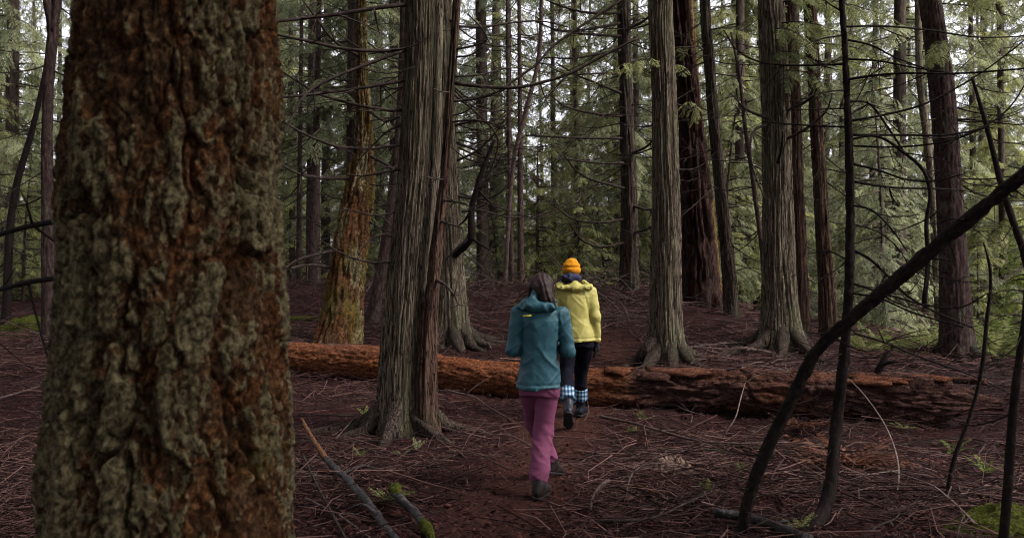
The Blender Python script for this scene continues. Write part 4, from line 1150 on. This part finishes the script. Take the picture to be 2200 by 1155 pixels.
for k, (px, py, sz, mt) in enumerate([(785, 900, .13, 'foliage_yellow'), (895, 970, .12, 'foliage_grey'), (865, 985, .10, 'foliage_grey'), (1372, 905, .14, 'foliage'), (1365, 930, .10, 'foliage'), (1005, 830, .10, 'foliage_grey'), (650, 800, .22, 'foliage_grey'), (775, 985, .09, 'foliage_yellow'),
                                 (1590, 1015, .12, 'foliage_yellow'), (1525, 1060, .12, 'foliage_yellow'), (1715, 1140, .20, 'foliage'), (2045, 975, .18, 'foliage_yellow'), (60, 705, .25, 'foliage_grey'), (1940, 925, .16, 'foliage'), (2120, 1020, .2, 'foliage_yellow')]):
    fern('seedling', 'tiny green seedling sprouting from the reddish litter', 'seedling', PG(px, py), 8, sz, mt, 60 + k, 1.6, 'seedlings on the forest floor')
# live ferns and saplings on the far side of the bank, by the purplish trunk
for k, (x, y, s) in enumerate([(7.9, 15.4, .8), (8.4, 16.2, .9), (7.5, 16.6, .8), (6.5, 16.0, .7), (5.9, 15.6, .6), (8.9, 15.0, .8)]):
    c = np.array([x, y, gz(x, y)])
    fern('sword_fern', 'leafy green fern on the bank beside the purplish trunk', 'fern', c, 26, s, 'foliage_yellow' if k % 2 else 'foliage', 80 + k, 1.6, 'ferns beside the purplish trunk')

# ------------------------------------------------------------------ people: surfaces from signed distance fields
def net(f, lo, hi, h):
    """surface nets: the zero level of f on a grid -> vertices, quads"""
    lo, hi = np.asarray(lo, float), np.asarray(hi, float)
    n = np.ceil((hi - lo) / h).astype(int) + 1
    ax = [lo[k] + h * np.arange(n[k]) for k in range(3)]
    X, Y, Z = np.meshgrid(*ax, indexing='ij')
    v = f(X, Y, Z)
    ins = v < 0
    cs = tuple(m - 1 for m in n)
    acc = np.zeros(cs + (3,)); cnt = np.zeros(cs)
    corners = [(a, b, c) for a in (0, 1) for b in (0, 1) for c in (0, 1)]
    def sl(o): return tuple(slice(o[k], o[k] + cs[k]) for k in range(3))
    for o in corners:
        for k in range(3):
            if o[k]: continue
            o2 = list(o); o2[k] = 1
            a, b = v[sl(o)], v[sl(o2)]
            m = (a < 0) != (b < 0)
            t = np.where(m, a / np.where(m, a - b, 1), 0)
            for c in range(3):
                acc[..., c] += np.where(m, o[c] + (t if c == k else 0), 0)
            cnt += m
    act = cnt > 0
    idx = -np.ones(cs, np.int64); idx[act] = np.arange(act.sum())
    base = np.stack(np.meshgrid(*[np.arange(m) for m in cs], indexing='ij'), -1)[act]
    verts = lo + h * (base + acc[act] / cnt[act][:, None])
    quads = []
    for k in range(3):
        a, b = [c for c in range(3) if c != k]
        s0 = [slice(1, -1)] * 3; s1 = [slice(1, -1)] * 3
        s0[k] = slice(0, cs[k]); s1[k] = slice(1, cs[k] + 1)
        i0, i1 = ins[tuple(s0)], ins[tuple(s1)]
        e = np.argwhere(i0 != i1)
        off = np.ones(3, int); off[k] = 0
        e = e + off
        flip = ~ins[tuple(e.T)]
        def cell(da, db):
            q = e.copy(); q[:, a] -= da; q[:, b] -= db
            return idx[tuple(q.T)]
        q = np.stack([cell(1, 1), cell(0, 1), cell(0, 0), cell(1, 0)], 1)
        if k == 1: flip = ~flip
        q[flip] = q[flip][:, ::-1]
        quads.append(q)
    return verts, np.concatenate(quads)
def cap(X, Y, Z, a, b, ra, rb, fy=1.0):
    """tapered capsule; fy flattens it front to back"""
    a, b = np.asarray(a, float), np.asarray(b, float)
    d = b - a
    t = np.clip(((X - a[0]) * d[0] + (Y - a[1]) * d[1] + (Z - a[2]) * d[2]) / d.dot(d), 0, 1)
    return np.sqrt((X - a[0] - t * d[0]) ** 2 + ((Y - a[1] - t * d[1]) / fy) ** 2 + (Z - a[2] - t * d[2]) ** 2) - (ra + (rb - ra) * t)
def ell(X, Y, Z, c, r):
    k = np.sqrt(((X - c[0]) / r[0]) ** 2 + ((Y - c[1]) / r[1]) ** 2 + ((Z - c[2]) / r[2]) ** 2)
    return (k - 1) * min(r)
def smin(a, b, k):
    h = np.clip(.5 + .5 * (b - a) / k, 0, 1)
    return b * (1 - h) + a * h - k * h * (1 - h)
def union(k, *fs):
    o = fs[0]
    for f in fs[1:]: o = smin(o, f, k)
    return o
def torso(X, Y, Z, prof):
    """elliptic sections (z, centre x, centre y, half width, half depth)"""
    p = np.array(prof)
    z = np.clip(Z, p[0, 0], p[-1, 0])
    cx, cy_, w, dp = (np.interp(z, p[:, 0], p[:, k]) for k in range(1, 5))
    k = np.sqrt(((X - cx) / w) ** 2 + ((Y - cy_) / dp) ** 2)
    side = (k - 1) * np.minimum(w, dp)
    return np.maximum(side, np.maximum(p[0, 0] - Z, Z - p[-1, 0]))
def folds(X, Y, Z, seed, amp, fx=6., fz=9., slant=0.):
    w = vnoise(X * 4, Y * 4, Z * 4, seed)
    n = vnoise(X * fx + w * .6, Y * fx * .6 + slant * X, (Z + slant * X) * fz + w, seed + 1)
    n2 = vnoise(X * fx * 2 + w, Y * fx, (Z - slant * X) * fz * 2.1 + w, seed + 2)
    return -amp * ((1 - np.abs(n)) ** 3.5 * 1.15 - .35 + .3 * n2)
def garment(name, parent, mat, f, lo, hi, h, sub=0):
    v, q = net(f, lo, hi, h)
    g = Geo(); g.add(v, q)
    o = g.obj(name, mat, parent, True)
    sm = o.modifiers.new('smooth', 'SMOOTH'); sm.factor = .5; sm.iterations = 1
    return o

def cloth_mat(name, col, scale=420, rough=.75, spec=.12, var=.25):
    m, N, L, b = new_mat(name, rough, spec)
    v = coords(N, L, (1, 1, 1))
    n1 = ntex(N, L, v, 9, 4, .6)
    c = mix(N, L, n1, tuple(x * (1 - var) for x in col), tuple(min(1, x * (1 + var)) for x in col))
    L.new(c, b.inputs['Base Color'])
    n2 = ntex(N, L, v, scale, 2, .5)
    n3 = ntex(N, L, v, 34, 4, .6, .6)
    ad = N.new('ShaderNodeMath'); ad.operation = 'MULTIPLY_ADD'; ad.inputs[1].default_value = .12
    L.new(n2, ad.inputs[0]); L.new(n3, ad.inputs[2])
    bump(N, L, b, ad.outputs[0], .0018, .7)
    return m
M['teal'] = cloth_mat('teal_shell', (.022, .075, .094), rough=.5, spec=.2)
M['yellow'] = cloth_mat('yellow_shell', (.31, .28, .08), rough=.5, spec=.2)
M['magenta'] = cloth_mat('magenta_trousers', (.145, .042, .082), rough=.8)
M['black_cloth'] = cloth_mat('black_trousers', (.006, .006, .010), rough=.9, spec=.04)
M['navy'] = cloth_mat('navy_cloth', (.022, .024, .05), rough=.8)
M['glove'] = cloth_mat('black_glove', (.010, .010, .011), rough=.7)
M['skin'] = new_mat('skin', .5, .4)[0]; M['skin'].node_tree.nodes['Principled BSDF'].inputs['Base Color'].default_value = (.42, .25, .19, 1)
M['eye'] = new_mat('eye', .2, .5)[0]; M['eye'].node_tree.nodes['Principled BSDF'].inputs['Base Color'].default_value = (.05, .035, .03, 1)
M['boot'] = rough_mat('brown_leather_boot', [(.3, (.006, .004, .003)), (.6, (.014, .009, .008)), (.8, (.032, .022, .019))], (40, 40, 40), .003, .6, spec=.15)
M['rubber'] = rough_mat('black_rubber_boot', [(.3, (.005, .006, .010)), (.6, (.010, .012, .019)), (.8, (.02, .024, .034))], (20, 20, 20), .001, .4, spec=.2)
M['sole'] = rough_mat('boot_sole', [(.3, (.008, .008, .008)), (.7, (.03, .027, .026))], (60, 60, 60), .003, .8)
M['logo'] = new_mat('yellow_mark', .6, .3)[0]; M['logo'].node_tree.nodes['Principled BSDF'].inputs['Base Color'].default_value = (.55, .45, .03, 1)
def knit_mat():
    m, N, L, b = new_mat('mustard_knit', .95, .1)
    v = coords(N, L, (1, 1, 1))
    w = N.new('ShaderNodeTexWave'); w.wave_type = 'BANDS'; w.bands_direction = 'X'
    w.inputs['Scale'].default_value = 38; w.inputs['Distortion'].default_value = .6
    L.new(v, w.inputs['Vector'])
    L.new(mix(N, L, w.outputs['Fac'], (.34, .125, .006), (.56, .225, .012)), b.inputs['Base Color'])
    bump(N, L, b, w.outputs['Fac'], .004, .7)
    return m
M['knit'] = knit_mat()
def hair_mat():
    m, N, L, b = new_mat('brown_hair', .5, .15)
    v = coords(N, L, (70, 70, 9))
    n = ntex(N, L, v, 1.0, 4, .6, .5)
    L.new(ramp(N, L, n, [(.3, (.008, .0045, .004)), (.55, (.027, .014, .012)), (.75, (.07, .036, .028))]), b.inputs['Base Color'])
    bump(N, L, b, n, .006, .9)
    return m
M['hair'] = hair_mat()
def plaid_mat():
    m, N, L, b = new_mat('blue_plaid_flannel', .9, .1)
    v = coords(N, L, (1, 1, 1))
    fac = []
    for axis_ in ('X', 'Z'):
        w = N.new('ShaderNodeTexWave'); w.wave_type = 'BANDS'; w.bands_direction = axis_
        w.inputs['Scale'].default_value = 9.0 if axis_ == 'X' else 7.0
        L.new(v, w.inputs['Vector']); fac.append(greater(N, L, w.outputs['Fac'], .45, .55))
    c = mix(N, L, fac[0], (.012, .02, .045), (.07, .14, .21))
    c = mix(N, L, fac[1], c, mix(N, L, fac[0], (.06, .12, .19), (.26, .33, .36)))
    L.new(c, b.inputs['Base Color'])
    return m
M['plaid'] = plaid_mat()

def hand(g, wrist, dirv, palm_n, s=1.0, curl=.5, side=1, h=None):
    """palm and five fingers as connected tubes, fingers curled towards the palm"""
    w = np.asarray(wrist, float); d = np.asarray(dirv, float); d /= np.linalg.norm(d)
    n = np.asarray(palm_n, float); n -= d * n.dot(d); n /= np.linalg.norm(n)
    a = np.cross(d, n) * side
    tube(g, np.array([w - d * .03 * s, w + d * .03 * s, w + d * .085 * s]), [.026 * s, .034 * s, .033 * s], 8, 10, 1.0, lambda TH, S, R, at: R * (1 - .32 * np.abs(np.sin(TH))))
    for k, (o, l) in enumerate(((-.028, .072), (-.010, .082), (.009, .077), (.027, .060))):
        p0 = w + d * .078 * s + a * o * s
        c1, c2 = curl * .9, curl * 1.9
        p1 = p0 + l * .45 * s * (d * math.cos(c1 * .5) + n * math.sin(c1 * .5))
        p2 = p1 + l * .32 * s * (d * math.cos(c1) + n * math.sin(c1))
        p3 = p2 + l * .25 * s * (d * math.cos(c2) + n * math.sin(c2))
        tube(g, np.array([p0 - d * .02 * s, p0, p1, p2, p3]), np.array([.0095, .0095, .0088, .008, .006]) * s, 14, 8)
    p0 = w + d * .02 * s - a * .024 * s
    p1 = p0 + .036 * s * (d * .7 - a * .6 + n * .35); p2 = p1 + .03 * s * (d * .9 - a * .15 + n * .4); p3 = p2 + .022 * s * (d * .95 + n * .3)
    tube(g, np.array([p0, p1, p2, p3]), np.array([.013, .0115, .010, .007]) * s, 12, 8)

def head_field(c, yaw=0., s=1.0):
    """cranium, jaw, nose, brow, ears; looks along +Y turned by yaw"""
    cs, sn = math.cos(yaw), math.sin(yaw)
    def f(X, Y, Z):
        x = ((X - c[0]) * cs + (Y - c[1]) * sn) / s; y = (-(X - c[0]) * sn + (Y - c[1]) * cs) / s; z = (Z - c[2]) / s
        o = union(.03, ell(x, y, z, (0, -.005, .025), (.076, .095, .088)), ell(x, y, z, (0, .03, -.055), (.055, .065, .06)))
        o = smin(o, cap(x, y, z, (0, .092, .012), (0, .112, -.022), .009, .014), .012)
        o = smin(o, cap(x, y, z, (-.028, .082, .028), (.028, .082, .028), .012, .012), .012)
        o = smin(o, ell(x, y, z, (0, .088, -.058), (.024, .014, .010)), .008)
        for e in (-1, 1):
            o = smin(o, ell(x, y, z, (e * .078, .0, -.005), (.011, .020, .032)), .008)
            o = np.maximum(o, -ell(x, y, z, (e * .031, .099, .010), (.014, .014, .008)))
        return o * s
    return f

def boot_obj(parent, name, ankle, toe_dir, mat, top_r=.062, top_z=None, shaft=None, pitch=0.0, size=1.0, sole_mat=None):
    """ankle: centre above the heel, 9 cm over the sole; toe_dir in the ground plane; pitch > 0 lifts the heel"""
    a = np.asarray(ankle, float); f = np.array([toe_dir[0], toe_dir[1], 0.0]); f /= np.linalg.norm(f)
    sd_ = np.array([f[1], -f[0], 0]); up = np.array([0, 0, 1.0])
    cp, sp = math.cos(pitch), math.sin(pitch)
    F = f * cp - up * sp; U = up * cp + f * sp
    def local(X, Y, Z):
        dx, dy, dz = X - a[0], Y - a[1], Z - a[2]
        return (dx * sd_[0] + dy * sd_[1] + dz * sd_[2]) / size, (dx * F[0] + dy * F[1] + dz * F[2]) / size, (dx * U[0] + dy * U[1] + dz * U[2]) / size
    sh = np.asarray(shaft, float) if shaft is not None else a + up * .16
    def fu(X, Y, Z):
        x, y, z = local(X, Y, Z)
        o = union(.035, ell(x, y, z, (0, -.02, -.045), (.042, .058, .055)), ell(x, y, z, (0, .10, -.055), (.047, .085, .038)), ell(x, y, z, (0, .05, -.025), (.042, .07, .05)), ell(x, y, z, (0, .155, -.058), (.044, .05, .034)))
        o = np.maximum(o, -(z + .082)) * size
        o = smin(o, cap(X, Y, Z, a, sh, .050 * size, top_r), .03)
        return o + .0025 * vnoise(X * 28, Y * 28, Z * 40, 4) * 1.0
    def fs(X, Y, Z):
        x, y, z = local(X, Y, Z)
        d1 = np.sqrt((x / .046) ** 2 + ((y + .025) / .062) ** 2) - 1
        d2 = np.sqrt((x / .054) ** 2 + ((y - .11) / .108) ** 2) - 1
        d3 = np.sqrt((x / .040) ** 2 + ((y - .04) / .11) ** 2) - 1
        k = np.minimum(np.minimum(d1, d2), d3) * .045
        tread = .004 * np.sign(np.sin(y * 160)) 
        return np.maximum(k, np.maximum(z + .074, -(z + .097 + tread))) * size
    lo = np.minimum(np.minimum(a - .27, sh - .1), a + F * .25 - .08); hi = np.maximum(np.maximum(a + .15, sh + .1), a + F * .25 + .08)
    b = garment(name, parent, mat, fu, lo, hi, .009)
    garment('sole', b, sole_mat or M['sole'], fs, lo, hi, .0075)
    return b

# ---- hiker in the teal jacket
H1 = np.array([.205, 7.0, gz(.205, 7.0)])
p1 = thing('person', 'hiker with brown hair in teal hooded jacket and magenta trousers', 'person', H1)
LKN, LAN = (-.03, .26, .50), (.115, .50, .125)
RKN, RAN = (.030, .02, .47), (-.012, -.17, .098)
SHL, ELL_, WRL = (-.158, .0, 1.36), (-.195, -.01, 1.08), (-.09, .22, 1.10)
SHR, ELR, WRR = (.172, .0, 1.345), (.215, -.02, 1.07), (.11, .22, 1.10)
hc1 = (.016, .055, 1.545)
hf1 = head_field(hc1, -.15)
def body1(X, Y, Z):
    o = hf1(X, Y, Z)
    o = smin(o, cap(X, Y, Z, (.01, .03, 1.47), (.0, .0, 1.36), .052, .06), .03)
    o = smin(o, torso(X, Y, Z, [(.78, 0, 0, .135, .10), (.9, 0, 0, .14, .10), (1.08, 0, 0, .115, .085), (1.3, .0, 0, .145, .10), (1.38, .0, 0, .11, .08)]), .05)
    for a, b, c in ((SHL, ELL_, WRL), (SHR, ELR, WRR)):
        o = smin(o, cap(X, Y, Z, a, b, .048, .038), .03); o = smin(o, cap(X, Y, Z, b, c, .037, .026), .02)
    for hp, k, a in (((-.07, 0, .82), LKN, LAN), ((.07, 0, .82), RKN, RAN)):
        o = smin(o, cap(X, Y, Z, hp, k, .075, .05), .04); o = smin(o, cap(X, Y, Z, k, a, .048, .034), .03)
    return o
bo = garment('body', p1, M['skin'], body1, (-.27, -.3, .05), (.29, .62, 1.66), .013)
for wr, e in ((WRL, -1), (WRR, 1)):
    g = Geo(); hand(g, np.array(wr) + [0, .02, 0], (-e * .35, 1, .15), (-e, -.2, -.2), .95, .6, e); g.obj('hand', M['skin'], p1)
for e in (-1, 1):
    ez = np.array(hc1) + np.array([e * .031 * math.cos(-.15) - .094 * math.sin(-.15), .094 * math.cos(-.15) + e * .031 * math.sin(-.15), .010])
    garment('eye', p1, M['eye'], lambda X, Y, Z: ell(X, Y, Z, ez, (.011, .009, .007)), ez - .016, ez + .016, .004)
def jacket1(X, Y, Z):
    t = torso(X, Y, Z, [(.795, -.003, .0, .164, .142), (.83, -.003, 0, .163, .140), (.95, .0, .0, .150, .128), (1.08, .004, -.005, .138, .110), (1.2, .006, -.01, .150, .115), (1.3, .006, -.01, .166, .110), (1.355, .006, -.005, .154, .092), (1.40, .006, .0, .105, .082), (1.43, .008, .01, .07, .07)])
    o = t
    for a, b, c in ((SHL, ELL_, WRL), (SHR, ELR, WRR)):
        arm = smin(cap(X, Y, Z, a, b, .060, .052), cap(X, Y, Z, b, c, .053, .042), .03)
        o = smin(o, arm, .035)
    col = cap(X, Y, Z, (.008, .005, 1.40), (.012, .03, 1.475), .078, .072)
    o = smin(o, col, .03)
    low = sstep(1.25, .9, Z)
    o = o + folds(X, Y, Z, 3, .012, 4, 7, 1.1) * (.3 + .7 * low) + folds(X, Y, Z, 9, .006, 9, 15, -1.0)
    o = o + .006 * np.exp(-((Z - .825) / .008) ** 2) - .004 * np.exp(-((Z - .81) / .012) ** 2)
    o = o + .007 * np.exp(-((np.abs(X - .006) - (.135 + .03 * (1.3 - Z))) / .010) ** 2) * (Y < .02) * sstep(1.38, 1.3, Z) * sstep(.95, 1.15, Z)
    return o
jk = garment('jacket', p1, M['teal'], jacket1, (-.30, -.22, .76), (.32, .32, 1.52), .0075)
def hood1(X, Y, Z):
    c1_ = union(.03, ell(X, Y, Z, (-.01, -.085, 1.405), (.118, .058, .042)), cap(X, Y, Z, (-.115, -.03, 1.42), (-.075, .05, 1.455), .036, .03), cap(X, Y, Z, (.10, -.04, 1.415), (.09, .05, 1.45), .036, .03),
                cap(X, Y, Z, (-.05, -.07, 1.44), (-.02, -.035, 1.50), .042, .034))
    return c1_ + folds(X, Y, Z, 14, .012, 9, 16, .8) + folds(X, Y, Z, 17, .005, 16, 30, -.5)
garment('hood', jk, M['teal'], hood1, (-.2, -.2, 1.32), (.2, .12, 1.56), .0075)
g = Geo()
lv = np.array([[-.125, -.128, 1.335], [-.062, -.136, 1.339], [-.062, -.136, 1.349], [-.125, -.128, 1.345]])
lv2 = lv + [0, .012, 0]
g.add(np.concatenate([lv - [0, .004, 0], lv2]), [(0, 1, 2, 3), (7, 6, 5, 4), (0, 4, 5, 1), (1, 5, 6, 2), (2, 6, 7, 3), (3, 7, 4, 0)])
g.obj('logo_bar', M['logo'], jk, smooth=False)
def hair1(X, Y, Z):
    c = hc1
    o = ell(X, Y, Z, (c[0], c[1] - .02, c[2] + .026), (.092, .105, .092))
    o = np.maximum(o, (Y - c[1] - .045 - .35 * (Z - c[2])))
    o = smin(o, cap(X, Y, Z, (c[0] + .01, -.045, 1.545), (c[0] + .035, -.075, 1.47), .062, .048), .03)
    o = smin(o, cap(X, Y, Z, (c[0] + .045, -.07, 1.475), (c[0] + .095, -.04, 1.40), .036, .020), .025)
    o = smin(o, ell(X, Y, Z, (c[0] + .02, -.078, 1.515), (.045, .035, .03)), .012)
    o = smin(o, cap(X, Y, Z, (c[0] - .075, .04, 1.53), (c[0] - .082, .03, 1.46), .026, .012), .02)
    a = np.arctan2(X - c[0] - .02, .09 + 0 * Y) * 9
    st = np.sin((X - c[0]) * 150 + 6 * vnoise(X * 9, Y * 9, Z * 9, 4) + (Z - 1.5) * 40) * .0035
    return o + st + .006 * vnoise(X * 26, Y * 26, Z * 12, 6)
hr = garment('hair', p1, M['hair'], hair1, (-.14, -.16, 1.36), (.18, .2, 1.68), .006)
rh = random.Random(4); g = Geo()
for k in range(60):
    a = rh.uniform(0, 6.28); s0 = np.array([hc1[0] + .088 * math.cos(a), hc1[1] - .03 + .06 * math.sin(a) - .02, hc1[2] + rh.uniform(-.05, .07)])
    e = s0 + np.array([rh.uniform(-.01, .03), rh.uniform(-.03, .01), rh.uniform(-.12, -.05)])
    m_ = (s0 + e) / 2 + np.array([(s0[0] - hc1[0]) * rh.uniform(.05, .35), -.012, .01])
    tube(g, np.array([s0, m_, e]), [.0018, .0018, .0008], 6, 3)
g.obj('loose_strand', M['hair'], hr)
def pants1(X, Y, Z):
    o = torso(X, Y, Z, [(.74, 0, 0, .138, .112), (.80, 0, 0, .14, .115), (.95, 0, 0, .13, .10)])
    for hp, k, a in (((-.072, .02, .80), LKN, LAN), ((.07, -.005, .80), RKN, RAN)):
        top = np.array(k) + (np.array(a) - np.array(k)) * .80
        leg = smin(cap(X, Y, Z, hp, k, .086, .075), cap(X, Y, Z, k, top, .077, .070), .03)
        o = smin(o, leg, .035)
    bunch = sstep(.35, .15, Z)
    return o + folds(X, Y, Z, 24, .010, 4, 9, 1.0) + folds(X, Y, Z, 27, .0065, 6, 24, .5) * (.4 + .9 * bunch)
garment('trousers', p1, M['magenta'], pants1, (-.24, -.3, .085), (.24, .66, .9), .0085)
z0 = H1[2]
def ground_off(x, y): return gz(H1[0] + x, H1[1] + y) - H1[2]
boot_obj(p1, 'boot', (RAN[0] + .004, RAN[1], ground_off(RAN[0], RAN[1]) + .094), (.32, 1), M['boot'], .058, shaft=np.array(RAN) + (np.array(RKN) - np.array(RAN)) * .36)
boot_obj(p1, 'boot', (LAN[0], LAN[1], ground_off(LAN[0], LAN[1]) + .115), (.45, 1), M['boot'], .058, shaft=np.array(LAN) + (np.array(LKN) - np.array(LAN)) * .36, pitch=.22)

# ---- hiker in the yellow jacket
H2 = np.array([.676, 9.8, gz(.676, 9.8)])
p2 = thing('person', 'hiker in mustard beanie and yellow jacket with black trousers and rubber boots', 'person', H2)
KL, AL = (-.105, -.04, .52), (-.105, -.40, .205)
KR, AR = (.065, .22, .52), (.070, .36, .105)
S2L, E2L, W2L = (-.20, 0, 1.37), (-.25, -.01, 1.08), (-.24, .10, .86)
S2R, E2R, W2R = (.150, 0, 1.355), (.196, -.03, 1.10), (.212, .03, .87)
hc2 = (-.049, .05, 1.565)
hf2 = head_field(hc2, .05)
def body2(X, Y, Z):
    o = hf2(X, Y, Z)
    o = smin(o, cap(X, Y, Z, (-.04, .03, 1.48), (-.02, .0, 1.38), .052, .06), .03)
    o = smin(o, torso(X, Y, Z, [(.80, .01, 0, .135, .10), (.9, .01, 0, .14, .10), (1.1, 0, 0, .115, .085), (1.32, -.02, 0, .145, .10), (1.40, -.02, 0, .11, .08)]), .05)
    for a, b, c in ((S2L, E2L, W2L), (S2R, E2R, W2R)):
        o = smin(o, cap(X, Y, Z, a, b, .048, .038), .03); o = smin(o, cap(X, Y, Z, b, c, .037, .026), .02)
    for hp, k, a in (((-.07, 0, .84), KL, AL), ((.09, 0, .84), KR, AR)):
        o = smin(o, cap(X, Y, Z, hp, k, .072, .05), .04); o = smin(o, cap(X, Y, Z, k, a, .048, .034), .03)
    return o
garment('body', p2, M['skin'], body2, (-.33, -.5, .05), (.3, .46, 1.69), .014)
for e in (-1, 1):
    ez = np.array(hc2) + np.array([e * .031, .094, .010])
    garment('eye', p2, M['eye'], lambda X, Y, Z: ell(X, Y, Z, ez, (.011, .009, .007)), ez - .016, ez + .016, .004)
for wr, e in ((W2L, -1), (W2R, 1)):
    g = Geo(); hand(g, np.array(wr) + [0, .005, -.045], (.02 * e, .12, -1), (-e * .9, .3, 0), 1.08, .42, -e); g.obj('glove', M['glove'], p2)
def jacket2(X, Y, Z):
    o = torso(X, Y, Z, [(.842, .015, 0, .186, .150), (.86, .015, 0, .186, .150), (.95, .008, 0, .175, .142), (1.08, -.005, -.005, .150, .122), (1.2, -.015, -.01, .160, .122), (1.31, -.02, -.01, .182, .118), (1.37, -.02, -.005, .17, .10), (1.42, -.025, .0, .105, .085), (1.45, -.03, .01, .075, .075)])
    for a, b, c in ((S2L, E2L, W2L), (S2R, E2R, W2R)):
        o = smin(o, smin(cap(X, Y, Z, a, b, .068, .058), cap(X, Y, Z, b, c, .058, .048), .03), .03)
    low = sstep(1.3, .95, Z)
    o = o + folds(X, Y, Z, 43, .012, 4, 7, -1.1) * (.3 + .7 * low) + folds(X, Y, Z, 49, .006, 9, 14, .9)
    o = o + .006 * np.exp(-((Z - .875) / .008) ** 2) + .005 * np.exp(-((Z - 1.0) / .02) ** 2) * vnoise(X * 20, Y * 5, Z * 9, 5)
    o = o + .006 * np.exp(-((np.abs(X + .015) - (.105 + .22 * (1.3 - Z))) / .009) ** 2) * (Y < .02) * sstep(1.36, 1.3, Z) * sstep(.98, 1.1, Z)
    return o
jk2 = garment('jacket', p2, M['yellow'], jacket2, (-.34, -.22, .80), (.30, .24, 1.48), .008)
def hood2(X, Y, Z):
    o = union(.03, ell(X, Y, Z, (-.03, -.095, 1.40), (.165, .058, .038)), cap(X, Y, Z, (-.18, -.05, 1.415), (-.13, .05, 1.45), .038, .03), cap(X, Y, Z, (.125, -.05, 1.405), (.085, .05, 1.45), .038, .03), cap(X, Y, Z, (-.02, -.085, 1.42), (-.02, -.06, 1.48), .06, .02))
    return o + folds(X, Y, Z, 64, .012, 8, 15, .7) + folds(X, Y, Z, 67, .005, 15, 28, -.6)
garment('hood', jk2, M['yellow'], hood2, (-.26, -.2, 1.30), (.2, .13, 1.54), .0075)
def gaiter(X, Y, Z):
    o = union(.03, ell(X, Y, Z, (-.05, .02, 1.49), (.108, .115, .05)), ell(X, Y, Z, (-.055, -.04, 1.515), (.10, .07, .045)))
    return o + folds(X, Y, Z, 74, .012, 9, 22, .3)
garment('neck_scarf', p2, M['navy'], gaiter, (-.19, -.15, 1.41), (.09, .17, 1.59), .0075)
def beanie(X, Y, Z):
    c = hc2
    o = ell(X, Y, Z, (c[0], c[1] - .012, c[2] + .038), (.094, .108, .098))
    o = smin(o, ell(X, Y, Z, (c[0] + .004, c[1] - .02, c[2] + .115), (.045, .05, .030)), .03)
    brim = .009 * np.exp(-((Z - (c[2] + .012)) / .026) ** 4)
    o = o - brim - .005 * np.exp(-((Z - (c[2] + .075)) / .012) ** 2) + .005 * np.exp(-((Z - (c[2] + .052)) / .010) ** 2)
    cut = (c[2] - .028 - .10 * (Y - c[1])) - Z
    return np.maximum(o + .003 * vnoise(X * 30, Y * 30, Z * 30, 3), -(Z - (c[2] - .022 + .12 * (Y - c[1]))))
garment('beanie', p2, M['knit'], beanie, (-.17, -.1, 1.50), (.07, .2, 1.75), .006)
def pants2(X, Y, Z):
    o = torso(X, Y, Z, [(.78, .01, 0, .15, .115), (.84, .01, 0, .152, .12), (.95, .01, 0, .135, .10)])
    for hp, k, a in (((-.072, 0, .82), KL, AL), ((.092, .01, .82), KR, AR)):
        k_, a_ = np.array(k), np.array(a); low = k_ + (a_ - k_) * .62
        o = smin(o, smin(cap(X, Y, Z, hp, k, .095, .075), cap(X, Y, Z, k, low, .074, .068), .03), .03)
    return o + folds(X, Y, Z, 84, .010, 5, 13, .6)
garment('trousers', p2, M['black_cloth'], pants2, (-.24, -.4, .2), (.25, .44, .92), .010)
for k, a in ((KL, AL), (KR, AR)):
    k_, a_ = np.array(k), np.array(a); u0, u1 = k_ + (a_ - k_) * .52, k_ + (a_ - k_) * .80
    def cuff(X, Y, Z):
        o = cap(X, Y, Z, u0, u1, .068, .072)
        d = (u1 - u0) / np.linalg.norm(u1 - u0)
        s_ = (X - u0[0]) * d[0] + (Y - u0[1]) * d[1] + (Z - u0[2]) * d[2]
        ln = np.linalg.norm(u1 - u0)
        return np.maximum(o, np.maximum(-s_, s_ - ln)) - .006 + .006 * vnoise(X * 22, Y * 22, Z * 22, 9)
    garment('plaid_cuff', p2, M['plaid'], cuff, np.minimum(u0, u1) - .11, np.maximum(u0, u1) + .11, .008)
def goff2(x, y): return gz(H2[0] + x, H2[1] + y) - H2[2]
boot_obj(p2, 'rubber_boot', (AL[0], AL[1], goff2(AL[0], AL[1] + .2) + .205), (.05, 1), M['rubber'], .064, shaft=np.array(KL) + (np.array(AL) - np.array(KL)) * .5, pitch=.72, size=1.0)
boot_obj(p2, 'rubber_boot', (AR[0], AR[1], goff2(AR[0], AR[1]) + .098), (.25, 1), M['rubber'], .064, shaft=np.array(KR) + (np.array(AR) - np.array(KR)) * .5)
